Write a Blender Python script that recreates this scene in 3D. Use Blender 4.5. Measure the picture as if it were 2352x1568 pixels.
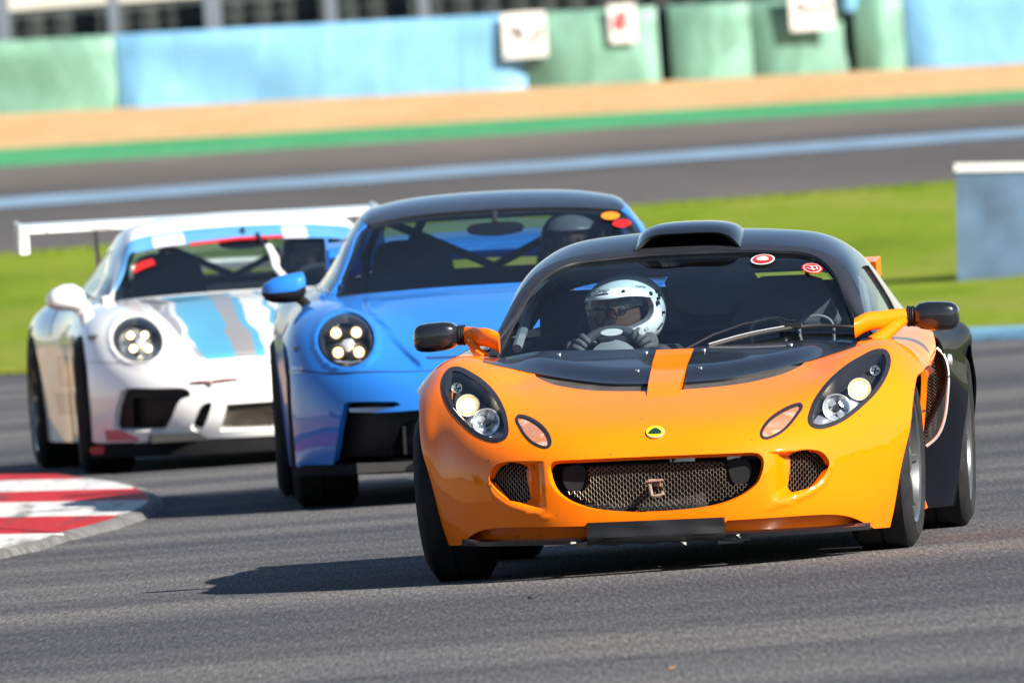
import bpy, bmesh, math, random
import numpy as np
from math import sin, cos, pi, radians, sqrt, atan2
from mathutils import Vector, Matrix
from mathutils.geometry import delaunay_2d_cdt

random.seed(7); rng = np.random.default_rng(7)
scene = bpy.context.scene
for o in list(bpy.data.objects): bpy.data.objects.remove(o)
C = scene.collection

# ------------------------------------------------------------------ camera
cam_d = bpy.data.cameras.new('camera'); cam = bpy.data.objects.new('camera', cam_d); C.objects.link(cam)
ROLL, PITCH = radians(4.33), 446/36960.
fw = Vector((0, cos(PITCH), -sin(PITCH))); r0 = Vector((1, 0, 0)); u0 = r0.cross(fw)
rt = r0*cos(ROLL) - u0*sin(ROLL); up = r0*sin(ROLL) + u0*cos(ROLL)
m = Matrix((rt, up, -fw)).transposed().to_4x4(); m.translation = Vector((0, -55, 1.464))
cam.matrix_world = m
cam_d.sensor_width = 36; cam_d.lens = 36960/2352*36; cam_d.clip_start = 1; cam_d.clip_end = 4000
cam_d.dof.use_dof = True; cam_d.dof.focus_distance = 54.6; cam_d.dof.aperture_fstop = 11
scene.camera = cam
scene.render.resolution_x, scene.render.resolution_y = 1024, 682

# ------------------------------------------------------------------ sky, sun, exposure
SUN = Vector((0.97, -0.80, 0.80)).normalized()          # towards the sun
w = bpy.data.worlds.new('World'); scene.world = w; w.use_nodes = True
nt = w.node_tree; nt.nodes.clear()
sky = nt.nodes.new('ShaderNodeTexSky'); sky.sky_type = 'NISHITA'; sky.sun_disc = False
sky.sun_elevation = math.asin(SUN.z); sky.sun_rotation = atan2(SUN.x, SUN.y)
sky.air_density = 1.0; sky.dust_density = 0.25; sky.ozone_density = 2.0
bg = nt.nodes.new('ShaderNodeBackground'); bg.inputs['Strength'].default_value = 0.055
wo = nt.nodes.new('ShaderNodeOutputWorld')
nt.links.new(sky.outputs[0], bg.inputs[0]); nt.links.new(bg.outputs[0], wo.inputs[0])
sd = bpy.data.lights.new('sun', 'SUN'); sd.energy = 5.0; sd.angle = radians(0.53); sd.color = (1.0, 0.93, 0.82)
so = bpy.data.objects.new('sun', sd); C.objects.link(so)
so.rotation_euler = SUN.to_track_quat('Z', 'Y').to_euler(); so.location = (30, -15, 40)
vs = scene.view_settings; vs.view_transform = 'Standard'; vs.look = 'None'; vs.exposure = 1.4; vs.gamma = 1.0
vs.use_curve_mapping = False

# ------------------------------------------------------------------ materials
def nodes_of(name):
    mt = bpy.data.materials.new(name); mt.use_nodes = True
    n = mt.node_tree; b = n.nodes['Principled BSDF']
    return mt, n, b
def setp(b, **k):
    for a, v in k.items():
        key = {'rough': 'Roughness', 'metal': 'Metallic', 'coat': 'Coat Weight', 'coat_rough': 'Coat Roughness', 'spec': 'Specular IOR Level',
               'trans': 'Transmission Weight', 'ior': 'IOR', 'emit': 'Emission Strength', 'alpha': 'Alpha', 'sheen': 'Sheen Weight'}[a]
        b.inputs[key].default_value = v
def col(c): return (c[0], c[1], c[2], 1)
def noise_fac(n, scale=5, detail=4, coord='Object', vec_scale=None, rough=.55, dist=0):
    tc = n.nodes.new('ShaderNodeTexCoord'); tx = n.nodes.new('ShaderNodeTexNoise')
    tx.inputs['Scale'].default_value = scale; tx.inputs['Detail'].default_value = detail; tx.inputs['Roughness'].default_value = rough
    tx.inputs['Distortion'].default_value = dist
    if vec_scale:
        mp = n.nodes.new('ShaderNodeMapping'); mp.inputs['Scale'].default_value = vec_scale
        n.links.new(tc.outputs[coord], mp.inputs[0]); n.links.new(mp.outputs[0], tx.inputs[0])
    else: n.links.new(tc.outputs[coord], tx.inputs[0])
    return tx.outputs['Fac']
def ramp(n, fac, stops, interp='LINEAR'):
    r = n.nodes.new('ShaderNodeValToRGB'); r.color_ramp.interpolation = interp
    e = r.color_ramp.elements
    while len(e) < len(stops): e.new(.5)
    for i, (p, c) in enumerate(stops):
        e[i].position = p; e[i].color = col(c) if len(c) == 3 else c
    n.links.new(fac, r.inputs[0]); return r.outputs[0]
def mix(n, fac, a, b, typ='MIX'):
    mx = n.nodes.new('ShaderNodeMix'); mx.data_type = 'RGBA'; mx.blend_type = typ
    for sock, v in ((0, fac), (6, a), (7, b)):
        if hasattr(v, 'is_linked') or hasattr(v, 'links'): n.links.new(v, mx.inputs[sock])
        else: mx.inputs[sock].default_value = v if not isinstance(v, tuple) else (col(v) if len(v) == 3 else v)
    return mx.outputs[2]
def mathn(n, op, a, b=None):
    q = n.nodes.new('ShaderNodeMath'); q.operation = op
    for i, v in enumerate((a, b)):
        if v is None: continue
        if hasattr(v, 'links'): n.links.new(v, q.inputs[i])
        else: q.inputs[i].default_value = v
    return q.outputs[0]
def bump(n, b, fac, strength=.2, dist=.01):
    bp = n.nodes.new('ShaderNodeBump'); bp.inputs['Strength'].default_value = strength; bp.inputs['Distance'].default_value = dist
    n.links.new(fac, bp.inputs['Height']); n.links.new(bp.outputs[0], b.inputs['Normal'])
def plain(name, c, var=.12, nscale=12, bmp=0, **k):
    mt, n, b = nodes_of(name); setp(b, **k)
    f = noise_fac(n, nscale, 5)
    lo = tuple(x*(1-var) for x in c); hi = tuple(min(1, x*(1+var)) for x in c)
    n.links.new(ramp(n, f, [(.3, lo), (.7, hi)]), b.inputs['Base Color'])
    if bmp: bump(n, b, noise_fac(n, nscale*6, 4), bmp, .003)
    return mt
def paint(name, c, flake=.0, dirt=(.25, .2, .15), rough=.32, metal=0., coat=1., dirt_amt=.06, spec=.5, chips=None):
    mt, n, b = nodes_of(name); setp(b, rough=rough, metal=metal, coat=coat, coat_rough=.035, spec=spec)
    f = noise_fac(n, 900, 1)
    base = ramp(n, f, [(.35, tuple(x*(1-flake) for x in c)), (.65, tuple(min(1, x*(1+flake)) for x in c))])
    d = noise_fac(n, 3.5, 7, rough=.7); df = ramp(n, d, [(.5, (0, 0, 0)), (.85, (dirt_amt,)*3)])
    cl = mix(n, df, base, dirt)
    if chips:      # stone chips
        k = noise_fac(n, 42, 2, rough=.3); cl = mix(n, ramp(n, k, [(.765, (0, 0, 0)), (.785, (.85,)*3)]), cl, chips)
    n.links.new(cl, b.inputs['Base Color'])
    n.links.new(ramp(n, d, [(.35, (.02,)*3), (.8, (.11,)*3)]), b.inputs['Coat Roughness'])
    return mt
def emis(name, c, s):
    mt, n, b = nodes_of(name); b.inputs['Base Color'].default_value = col(c); b.inputs['Emission Color'].default_value = col(c); setp(b, emit=s, rough=.3)
    return mt
def glass(name, tint=(.85, .93, .95), ior=1.5, rough=0., dust=0., floor=.0):
    mt = bpy.data.materials.new(name); mt.use_nodes = True; n = mt.node_tree; n.nodes.clear()
    o = n.nodes.new('ShaderNodeOutputMaterial'); t = n.nodes.new('ShaderNodeBsdfTransparent'); g = n.nodes.new('ShaderNodeBsdfGlossy')
    t.inputs[0].default_value = col(tint); g.inputs['Roughness'].default_value = rough
    lw = n.nodes.new('ShaderNodeLayerWeight'); lw.inputs[0].default_value = .5; f0 = ((ior-1)/(ior+1))**2*1.6     # both faces of a thin pane, Schlick
    fac = mathn(n, 'MAXIMUM', mathn(n, 'ADD', mathn(n, 'MULTIPLY', mathn(n, 'POWER', lw.outputs['Facing'], 5), 1-f0), f0), floor)
    ms = n.nodes.new('ShaderNodeMixShader'); n.links.new(fac, ms.inputs[0]); n.links.new(t.outputs[0], ms.inputs[1]); n.links.new(g.outputs[0], ms.inputs[2])
    out = ms.outputs[0]
    if dust:
        df = n.nodes.new('ShaderNodeBsdfDiffuse'); df.inputs[0].default_value = (.7, .72, .75, 1)
        m2 = n.nodes.new('ShaderNodeMixShader'); f = noise_fac(n, 6, 6)
        n.links.new(ramp(n, f, [(.3, (dust*.4,)*3), (.8, (dust,)*3)]), m2.inputs[0]); n.links.new(out, m2.inputs[1]); n.links.new(df.outputs[0], m2.inputs[2]); out = m2.outputs[0]
    n.links.new(out, o.inputs[0]); return mt
M = {}
M['orange'] = paint('orange_paint', (.86, .16, .0), flake=.12, rough=.5, metal=.0, dirt_amt=.015, spec=.04, coat=.6, chips=(.05, .03, .02))
M['black'] = paint('black_gloss_paint', (.007, .008, .011), rough=.25, dirt_amt=.03, dirt=(.07, .07, .08), spec=.25, coat=.75)
M['flank'] = paint('black_paint_dimmed', (.005, .006, .010), rough=.3, dirt_amt=.02, dirt=(.03, .03, .035), spec=.0, coat=.22)  # same black paint with dimmed reflections and a little sky blue in its colour
M['pillar'] = plain('satin_black_trim', (.016, .017, .021), rough=.36, nscale=20, spec=.3)
M['plastic'] = plain('black_plastic', (.013, .013, .014), rough=.5, bmp=.08, nscale=20, spec=.15)
M['tape'] = plain('black_tape', (.011, .011, .012), spec=.25, rough=.36, bmp=.25, nscale=4)
M['inner'] = plain('dark_cavity', (.012, .012, .013), rough=.8)
M['dash'] = plain('grey_dash', (.17, .175, .175), rough=.8, nscale=15); M['cabin'] = plain('dark_trim', (.04, .043, .05), rough=.75, nscale=15)
M['seat'] = plain('seat_cloth', (.05, .054, .064), rough=.85, bmp=.2, nscale=30)
M['greytrim'] = plain('grey_trim', (.16, .17, .175), rough=.7, nscale=20)
M['split'] = plain('matt_black_splitter', (.010, .010, .011), rough=.85, spec=.06)
M['mesh'] = plain('raw_metal_mesh', (.29, .25, .20), rough=.38, metal=.75, nscale=14, var=.35)
M['meshdark'] = plain('dark_metal_mesh', (.10, .09, .08), rough=.5, metal=.5, nscale=14, var=.3)
M['rubber'] = plain('tyre_rubber', (.016, .016, .017), spec=.2, rough=.78, bmp=.15, nscale=18, var=.3)
M['rim'] = plain('grey_wheel_paint', (.09, .093, .10), rough=.35, metal=.6, coat=.5)
M['silver'] = plain('silver_trim', (.42, .43, .45), rough=.35, metal=.35, var=.05)
M['chrome'] = plain('lamp_reflector', (.82, .84, .86), rough=.24, metal=.75, var=.03)
M['lampbowl'] = plain('lamp_housing', (.24, .26, .33), rough=.25, metal=.35, coat=.6, var=.05)
M['lampglass'] = glass('clear_lamp_lens', (.96, .97, .98), 1.45)
M['screen'] = glass('windscreen_glass', (.74, .84, .90), 1.62, dust=.0025); M['screen2'] = glass('coupe_windscreen', (.50, .58, .62), 1.55, dust=.003)
M['screen_dark'] = glass('side_window_glass', (.75, .82, .84), 1.6, dust=.02)
M['amber'] = None
M['hot'] = emis('lit_bulb_warm', (1, .86, .58), 20); M['halo'] = emis('glare_ring', (1, .42, .08), .35); M['warm'] = emis('lit_lens_mid', (1, .72, .35), 1.6)  # halo and warm: glare fringe round the bulb, built as emissive rings
M['hot2'] = emis('lit_led', (1, .90, .60), 8); M['halo2'] = emis('led_glare_ring', (1, .60, .12), .35)  # halo2: yellow glare round each LED, built as an emissive ring
M['rust'] = plain('rusty_steel', (.22, .15, .11), rough=.7, var=.4, nscale=60)
M['red'] = plain('red_sticker', (.45, .012, .010), rough=.35, var=.05)
M['whitevinyl'] = plain('white_sticker', (.62, .62, .60), rough=.4, var=.04)
M['yellow'] = plain('yellow_enamel', (.85, .62, .02), rough=.25, coat=.6, var=.03)
M['green_en'] = plain('green_enamel', (.005, .035, .012), rough=.2, coat=.8, var=.05)
M['bolt'] = plain('bolt_steel', (.6, .6, .6), rough=.25, metal=1.0)
def mk_amber():
    mt, n, b = nodes_of('indicator_lens'); setp(b, rough=.12, coat=1)
    f = noise_fac(n, 14, 2); n.links.new(ramp(n, f, [(.35, (.34, .20, .15)), (.55, (.42, .14, .05)), (.7, (.48, .36, .30))]), b.inputs['Base Color'])
    tc = n.nodes.new('ShaderNodeTexCoord'); ck = n.nodes.new('ShaderNodeTexVoronoi'); ck.inputs['Scale'].default_value = 210
    n.links.new(tc.outputs['Object'], ck.inputs[0]); bump(n, b, ck.outputs[0], .35, .004)
    return mt
M['amber'] = mk_amber()
# ------------------------------------------------------------------ mesh helpers
def tag(o, label=None, cat=None, group=None, kind=None):
    if label: o['label'] = label
    if cat: o['category'] = cat
    if group: o['group'] = group
    if kind: o['kind'] = kind
    return o
def empty(name, loc=(0, 0, 0), rz=0.):
    o = bpy.data.objects.new(name, None); C.objects.link(o); o.location = loc; o.rotation_euler = (0, 0, rz); o.empty_display_size = .2
    return o
def mk(name, V, F, mat, parent=None, N=None, smooth=True, sharp=None, roll=0.):
    me = bpy.data.meshes.new(name)
    me.from_pydata([tuple(map(float, v)) for v in V], [], [tuple(map(int, f)) for f in F])
    if mat is not None: me.materials.append(mat)
    if smooth: me.polygons.foreach_set('use_smooth', [True]*len(me.polygons))
    me.validate(); me.update()
    if sharp is not None and smooth: me.set_sharp_from_angle(angle=radians(sharp))
    if N is not None and len(N) == len(me.vertices):
        me.normals_split_custom_set_from_vertices([tuple(map(float, n)) for n in N])
    o = bpy.data.objects.new(name, me); C.objects.link(o)
    if parent is not None: o.parent = parent
    if roll: o.rotation_euler = (0, roll, 0)
    return o
class MB:                                                   # collects shapes that belong to ONE part
    def __init__(s): s.V = []; s.F = []
    def add(s, V, F):
        k = len(s.V); s.V += [tuple(v) for v in V]; s.F += [tuple(i+k for i in f) for f in F]; return s
    def box(s, c, d, rot=None):
        v = [np.array((x, y, z))*np.array(d)/2 for x in (-1, 1) for y in (-1, 1) for z in (-1, 1)]
        if rot is not None: v = [np.array(rot @ Vector(p)) for p in v]
        v = [p+np.array(c) for p in v]
        return s.add(v, [(0, 1, 3, 2), (4, 6, 7, 5), (0, 4, 5, 1), (2, 3, 7, 6), (0, 2, 6, 4), (1, 5, 7, 3)])
    def tube(s, pts, r, n=8, closed=False, flat=1.0, upv=(0, 0, 1), cap=True):
        P = np.array(pts, float); m_ = len(P); rr = np.broadcast_to(np.asarray(r, float), (m_,))
        V = []
        for i in range(m_):
            a = P[(i-1) % m_] if (closed or i > 0) else P[i]; b = P[(i+1) % m_] if (closed or i < m_-1) else P[i]
            t = b-a; t = t/(np.linalg.norm(t)+1e-9)
            x = np.cross(t, upv); ln = np.linalg.norm(x)
            if ln < 1e-3: x = np.cross(t, (0, 1, 0.1)); ln = np.linalg.norm(x)
            x /= ln; y = np.cross(x, t)
            for k in range(n):
                q = 2*pi*k/n; V.append(P[i]+x*cos(q)*rr[i]+y*sin(q)*rr[i]*flat)
        F = []
        for i in range(m_ if closed else m_-1):
            j = (i+1) % m_
            for k in range(n):
                k2 = (k+1) % n; F.append((i*n+k, i*n+k2, j*n+k2, j*n+k))
        if cap and not closed: F += [tuple(range(n))[::-1], tuple((m_-1)*n+k for k in range(n))]
        return s.add(V, F)
    def lathe(s, prof, c=(0, 0, 0), axis=0, n=48, closed=False):       # prof: (along axis, radius)
        V = []; m_ = len(prof)
        for a, r in prof:
            for k in range(n):
                q = 2*pi*k/n; u, v = r*cos(q), r*sin(q)
                p = [(a, u, v), (v, a, u), (u, v, a)][axis]; V.append(np.array(p)+np.array(c))
        F = []
        for i in range(m_ if closed else m_-1):
            j = (i+1) % m_
            for k in range(n):
                k2 = (k+1) % n; F.append((i*n+k, j*n+k, j*n+k2, i*n+k2))
        return s.add(V, F)
    def rings(s, R, cap=True, closed=True):
        n = len(R[0]); V = [p for r in R for p in r]; F = []
        for i in range(len(R)-1):
            for k in range(n if closed else n-1):
                k2 = (k+1) % n; F.append((i*n+k, i*n+k2, (i+1)*n+k2, (i+1)*n+k))
        if cap: F += [tuple(range(n))[::-1], tuple((len(R)-1)*n+k for k in range(n))]
        return s.add(V, F)
    def prism(s, poly, a, b, axis=1):                       # polygon in the two other axes, extruded from a to b
        def P(q, h): return [(h, q[0], q[1]), (q[0], h, q[1]), (q[0], q[1], h)][axis]
        n = len(poly); V = [P(q, a) for q in poly]+[P(q, b) for q in poly]
        return s.add(V, [tuple(range(n)), tuple(range(2*n-1, n-1, -1))]+[(i, (i+1) % n, n+(i+1) % n, n+i) for i in range(n)])
    def mirror(s):
        o = MB(); o.V = [(-v[0], v[1], v[2]) for v in s.V]; o.F = [tuple(reversed(f)) for f in s.F]; return o
    def build(s, name, mat, parent=None, smooth=True, sharp=35, roll=0.):
        return mk(name, s.V, s.F, mat, parent, None, smooth, sharp, roll)

def nat_d2(k):
    n = len(k); A = np.zeros((n, n)); B = np.zeros((n, n)); A[0, 0] = A[-1, -1] = 1
    for i in range(1, n-1):
        h0, h1 = k[i]-k[i-1], k[i+1]-k[i]
        A[i, i-1], A[i, i], A[i, i+1] = h0, 2*(h0+h1), h1
        B[i, i-1], B[i, i], B[i, i+1] = 6/h0, -6/h0-6/h1, 6/h1
    return np.linalg.solve(A, B)
def nat_basis(k, D, x):
    n = len(k); i = np.clip(np.searchsorted(k, x, side='right')-1, 0, n-2); h = k[i+1]-k[i]
    a = (k[i+1]-x)/h; b = (x-k[i])/h; W = np.zeros((len(x), n)); r = np.arange(len(x))
    W[r, i] += a; W[r, i+1] += b
    return W + ((a**3-a)*h*h/6)[:, None]*D[i] + ((b**3-b)*h*h/6)[:, None]*D[i+1]
def spline(pts, n):                                          # open smooth curve through points
    P = np.array(pts, float); d = np.r_[0, np.cumsum(np.linalg.norm(np.diff(P, axis=0), axis=1))]
    x = np.linspace(0, d[-1], n); return nat_basis(d, nat_d2(d), x) @ P
def loop_smooth(pts, n=80):                                  # closed Catmull-Rom
    P = np.array(pts, float); m_ = len(P); out = []
    d = np.linalg.norm(np.roll(P, -1, 0)-P, axis=1); tot = d.sum()
    for i in range(m_):
        p0, p1, p2, p3 = P[i-1], P[i], P[(i+1) % m_], P[(i+2) % m_]
        k = max(1, int(round(n*d[i]/tot)))
        for j in range(k):
            t = j/k; out.append(.5*((2*p1)+(p2-p0)*t+(2*p0-5*p1+4*p2-p3)*t*t+(3*p1-p0-3*p2+p3)*t**3))
    return np.array(out)
def area2(P): P = np.asarray(P); return np.sum(P[:, 0]*np.roll(P[:, 1], -1)-np.roll(P[:, 0], -1)*P[:, 1])/2
def inset(P, d):
    P = np.asarray(P, float); s_ = np.sign(area2(P))
    e = np.roll(P, -1, 0)-P; nrm = np.stack([-e[:, 1], e[:, 0]], 1)*s_; nrm /= (np.linalg.norm(nrm, axis=1)[:, None]+1e-9)
    b = nrm+np.roll(nrm, 1, 0); b /= (np.linalg.norm(b, axis=1)[:, None]+1e-9)
    return P+b*d
def mirx(P): return np.array([(-p[0],)+tuple(p[1:]) for p in P])[::-1]
def inside(P, poly):
    P = np.asarray(P); poly = np.asarray(poly); r = np.zeros(len(P), bool); q = np.roll(poly, -1, 0)
    for (x0, y0), (x1, y1) in zip(poly, q):
        if y0 == y1: continue
        c = ((y0 > P[:, 1]) != (y1 > P[:, 1])) & (P[:, 0] < (x1-x0)*(P[:, 1]-y0)/(y1-y0)+x0)
        r ^= c
    return r
def densify(L, res, closed=True):
    out = []; n = len(L)
    for i in range(n if closed else n-1):
        a, b = np.array(L[i]), np.array(L[(i+1) % n]); k = max(1, int(math.ceil(np.linalg.norm(b-a)/res)))
        out += [a+(b-a)*j/k for j in range(k)]
    if not closed: out.append(np.array(L[-1]))
    return np.array(out)
def sstep(a, b, x):
    t = np.clip((x-a)/(b-a), 0, 1); return t*t*(3-2*t)

class Surf:
    inv_t1 = None
    def base(s, st): raise NotImplementedError
    def raw(s, st, e=1e-4):
        st = np.atleast_2d(st).astype(float)
        P = s.base(st); a = s.base(st+[e, 0])-s.base(st-[e, 0]); b = s.base(st+[0, e])-s.base(st-[0, e])
        N = np.cross(a, b); N /= (np.linalg.norm(N, axis=1)[:, None]+1e-12); return P, N
    def pos(s, st, off=None):
        P, N = s.raw(st)
        if off is not None: P = P+N*np.asarray(off(st, P) if callable(off) else np.full(len(P), off))[:, None]
        return P
    def frame(s, st, off=None, e=6e-4):
        if off is None or not callable(off):
            P, N = s.raw(st); return (P if not off else P+N*off), N
        st = np.atleast_2d(st).astype(float)
        P = s.pos(st, off); a = s.pos(st+[e, 0], off)-s.pos(st-[e, 0], off); b = s.pos(st+[0, e], off)-s.pos(st-[0, e], off)
        N = np.cross(a, b); N /= (np.linalg.norm(N, axis=1)[:, None]+1e-12); return P, N
    def inv(s, Q, ax=(0, 2)):                                # (x, z) of the front view (or any two axes) -> surface parameters
        Q = np.atleast_2d(Q).astype(float); ax = list(ax)
        if not hasattr(s, '_g'): s._g = {}
        key = tuple(ax)
        if key not in s._g:
            g = np.stack(np.meshgrid(np.linspace(s.s0, s.s1, 90), np.linspace(s.t0, s.t1 if s.inv_t1 is None else s.inv_t1, 90)), -1).reshape(-1, 2); s._g[key] = (g, s.base(g)[:, ax])
        g, G = s._g[key]; st = np.array([g[np.argmin(((G-q)**2).sum(1))] for q in Q])
        for _ in range(12):
            P = s.base(st)[:, ax]; e = 1e-4
            a = (s.base(st+[e, 0])[:, ax]-P)/e; b = (s.base(st+[0, e])[:, ax]-P)/e; r = Q-P
            det = a[:, 0]*b[:, 1]-a[:, 1]*b[:, 0]; det = np.where(np.abs(det) < 1e-4, np.sign(det+1e-12)*1e-4, det)
            ds = (r[:, 0]*b[:, 1]-r[:, 1]*b[:, 0])/det; dt = (a[:, 0]*r[:, 1]-a[:, 1]*r[:, 0])/det
            st = st+np.clip(np.stack([ds, dt], 1), -.05, .05)
        return st
class Net(Surf):
    def __init__(s, P, sk, tk):                              # P[row][col] -> xyz
        s.P = np.array(P, float); s.sk = np.array(sk, float); s.tk = np.array(tk, float)
        s.Ds, s.Dt = nat_d2(s.sk), nat_d2(s.tk); s.s0, s.s1, s.t0, s.t1 = s.sk[0], s.sk[-1], s.tk[0], s.tk[-1]
    def base(s, st):
        return np.einsum('nj,ni,jik->nk', nat_basis(s.tk, s.Dt, st[:, 1]), nat_basis(s.sk, s.Ds, st[:, 0]), s.P)
def column_net(cols, tk):                                    # cols: {x: [(y, z) ...]} for x >= 0, mirrored
    xs = sorted(cols); X = [-x for x in xs[::-1] if x > 0]+xs
    P = [[(x,)+tuple(cols[abs(x)][r]) for x in X] for r in range(len(tk))]
    return Net(P, X, tk)
class Fn(Surf):
    def __init__(s, f, s0, s1, t0, t1): s.f = f; s.s0, s.s1, s.t0, s.t1 = s0, s1, t0, t1
    def base(s, st): return s.f(st[:, 0], st[:, 1])

def panel(S, outer, holes=(), res=.014, off=None, lip=.0, hole_lip=None, refine=(), mirror=False):
    """Trim the surface S to the outline, cut the holes, give the edges a return of depth lip."""
    loops = [densify(outer, res)]+[densify(h, res*.8) for h in holes]
    o = loops[0]; lo, hi = o.min(0), o.max(0)
    nx, ny = max(2, int((hi[0]-lo[0])/res)), max(2, int((hi[1]-lo[1])/res))
    gx, gy = np.meshgrid(np.linspace(lo[0], hi[0], nx+1), np.linspace(lo[1], hi[1], ny+1)); gx = gx.copy(); gx[1::2] += (hi[0]-lo[0])/nx/2
    G = np.stack([gx, gy], -1).reshape(-1, 2)
    for poly, r2 in refine:
        p = np.array(poly); l2, h2 = p.min(0), p.max(0)
        ax, ay = np.meshgrid(np.arange(l2[0], h2[0], r2), np.arange(l2[1], h2[1], r2)); g2 = np.stack([ax, ay], -1).reshape(-1, 2)
        g2 = g2[inside(g2, p)]; G = np.vstack([G[~inside(G, p)], g2])
    ok = inside(G, o)
    for h in loops[1:]: ok &= ~inside(G, h)
    G = G[ok]
    B = np.vstack(loops)
    if len(G):
        keep = np.ones(len(G), bool)
        for i in range(0, len(B), 400):
            keep &= (((G[:, None]-B[None, i:i+400])**2).sum(-1).min(1) > (res*.28)**2)
        G = G[keep]
    pts = np.vstack([B, G]); edges = []; k = 0
    for l in loops:
        n = len(l); edges += [(k+i, k+(i+1) % n) for i in range(n)]; k += n
    vv, ee, ff, ov, oe, of = delaunay_2d_cdt([Vector((float(a), float(b))) for a, b in pts], edges, [], 0, 1e-7)
    st = np.array([(v.x, v.y) for v in vv]); F = np.array([tuple(f) for f in ff])
    cen = st[F].mean(1); ok = inside(cen, o)
    for h in loops[1:]: ok &= ~inside(cen, h)
    F = F[ok]
    P, N = S.frame(st, off); F = [tuple(f) for f in F]; V = list(P); NN = list(N)
    for li, l in enumerate(loops):
        d = lip if li == 0 else (lip if hole_lip is None else hole_lip)
        if not d: continue
        p, nn = S.frame(l, off); n = len(l); k = len(V)
        sgn = np.sign(area2(l))*(1 if li == 0 else -1)
        V += list(p)+list(p-nn*d); NN += [(0, 0, 0)]*(2*n)
        for i in range(n):
            j = (i+1) % n; q = (k+i, k+n+i, k+n+j, k+j); F.append(q if sgn > 0 else q[::-1])
    V, NN = np.array(V), np.array(NN, float)
    if mirror:
        V[:, 0] *= -1; NN[:, 0] *= -1; F = [f[::-1] for f in F]
    return V, F, NN
def pan(name, mat, parent, S, outer, roll=0., **k):
    V, F, N = panel(S, outer, **k); return mk(name, V, F, mat, parent, N, roll=roll)
def ribbon(S, pts, wd, off=.0012, n=60):                      # a thin strip lying on S along parameter points
    st = spline(pts, n); t = np.gradient(st, axis=0); t /= (np.linalg.norm(t, axis=1)[:, None]+1e-9); nr = np.stack([-t[:, 1], t[:, 0]], 1)
    wd = np.broadcast_to(np.asarray(wd, float), (n,))[:, None]
    a, N1 = S.frame(st+nr*wd/2, off); b, N2 = S.frame(st-nr*wd/2, off)
    V = np.vstack([a, b]); return V, [(i, n+i, n+i+1, i+1) for i in range(n-1)], np.vstack([N1, N2])
def on(S, Q, off=0., ax=(0, 2)): return S.frame(S.inv(Q, ax), off)
def hexmesh(S, poly_xz, cw, ch, wire, off, skew=0.):
    """Expanded-metal lattice following S, clipped to a front-view outline."""
    p = np.array(poly_xz); lo, hi = p.min(0), p.max(0); segs = []
    nx, ny = int((hi[0]-lo[0])/cw)+2, int((hi[1]-lo[1])/ch)+2
    for j in range(-1, ny):
        for i in range(-1, nx):
            x = lo[0]+i*cw+(cw/2 if j % 2 else 0); z = lo[1]+j*ch
            a, b, c, d = (x-cw*.17, z), (x+cw*.17, z), (x+cw*.5-cw*.17, z+ch), (x-cw*.5+cw*.17, z+ch)
            segs += [(a, b), (b, c), (a, d)]
    A = np.array([s_[0] for s_ in segs]); B = np.array([s_[1] for s_ in segs]); ok = inside(A, p) & inside(B, p); A, B = A[ok], B[ok]
    Pa, Na = on(S, A, off); Pb, Nb = on(S, B, off); V = []; F = []
    t = Pb-Pa; t /= np.linalg.norm(t, axis=1)[:, None]; x = np.cross(t, Na); x /= np.linalg.norm(x, axis=1)[:, None]
    for i in range(len(A)):
        k = len(V)
        for q in (Pa[i]-t[i]*wire*.3, Pb[i]+t[i]*wire*.3):
            V += [q+x[i]*wire/2, q+Na[i]*wire*.6, q-x[i]*wire/2, q-Na[i]*wire*.6]
        F += [(k+a, k+(a+1) % 4, k+4+(a+1) % 4, k+4+a) for a in range(4)]
    return V, F
def text_mesh(txt, size, name='t'):
    cu = bpy.data.curves.new(name, 'FONT'); cu.body = txt; cu.size = size; cu.align_x = 'CENTER'; cu.align_y = 'CENTER'; cu.resolution_u = 3
    o = bpy.data.objects.new(name, cu); C.objects.link(o); bpy.context.view_layer.update()
    me = bpy.data.meshes.new_from_object(o.evaluated_get(bpy.context.evaluated_depsgraph_get()))
    V = [tuple(v.co) for v in me.vertices]; F = [tuple(p.vertices) for p in me.polygons]
    bpy.data.objects.remove(o); bpy.data.curves.remove(cu); bpy.data.meshes.remove(me); return V, F
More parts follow.
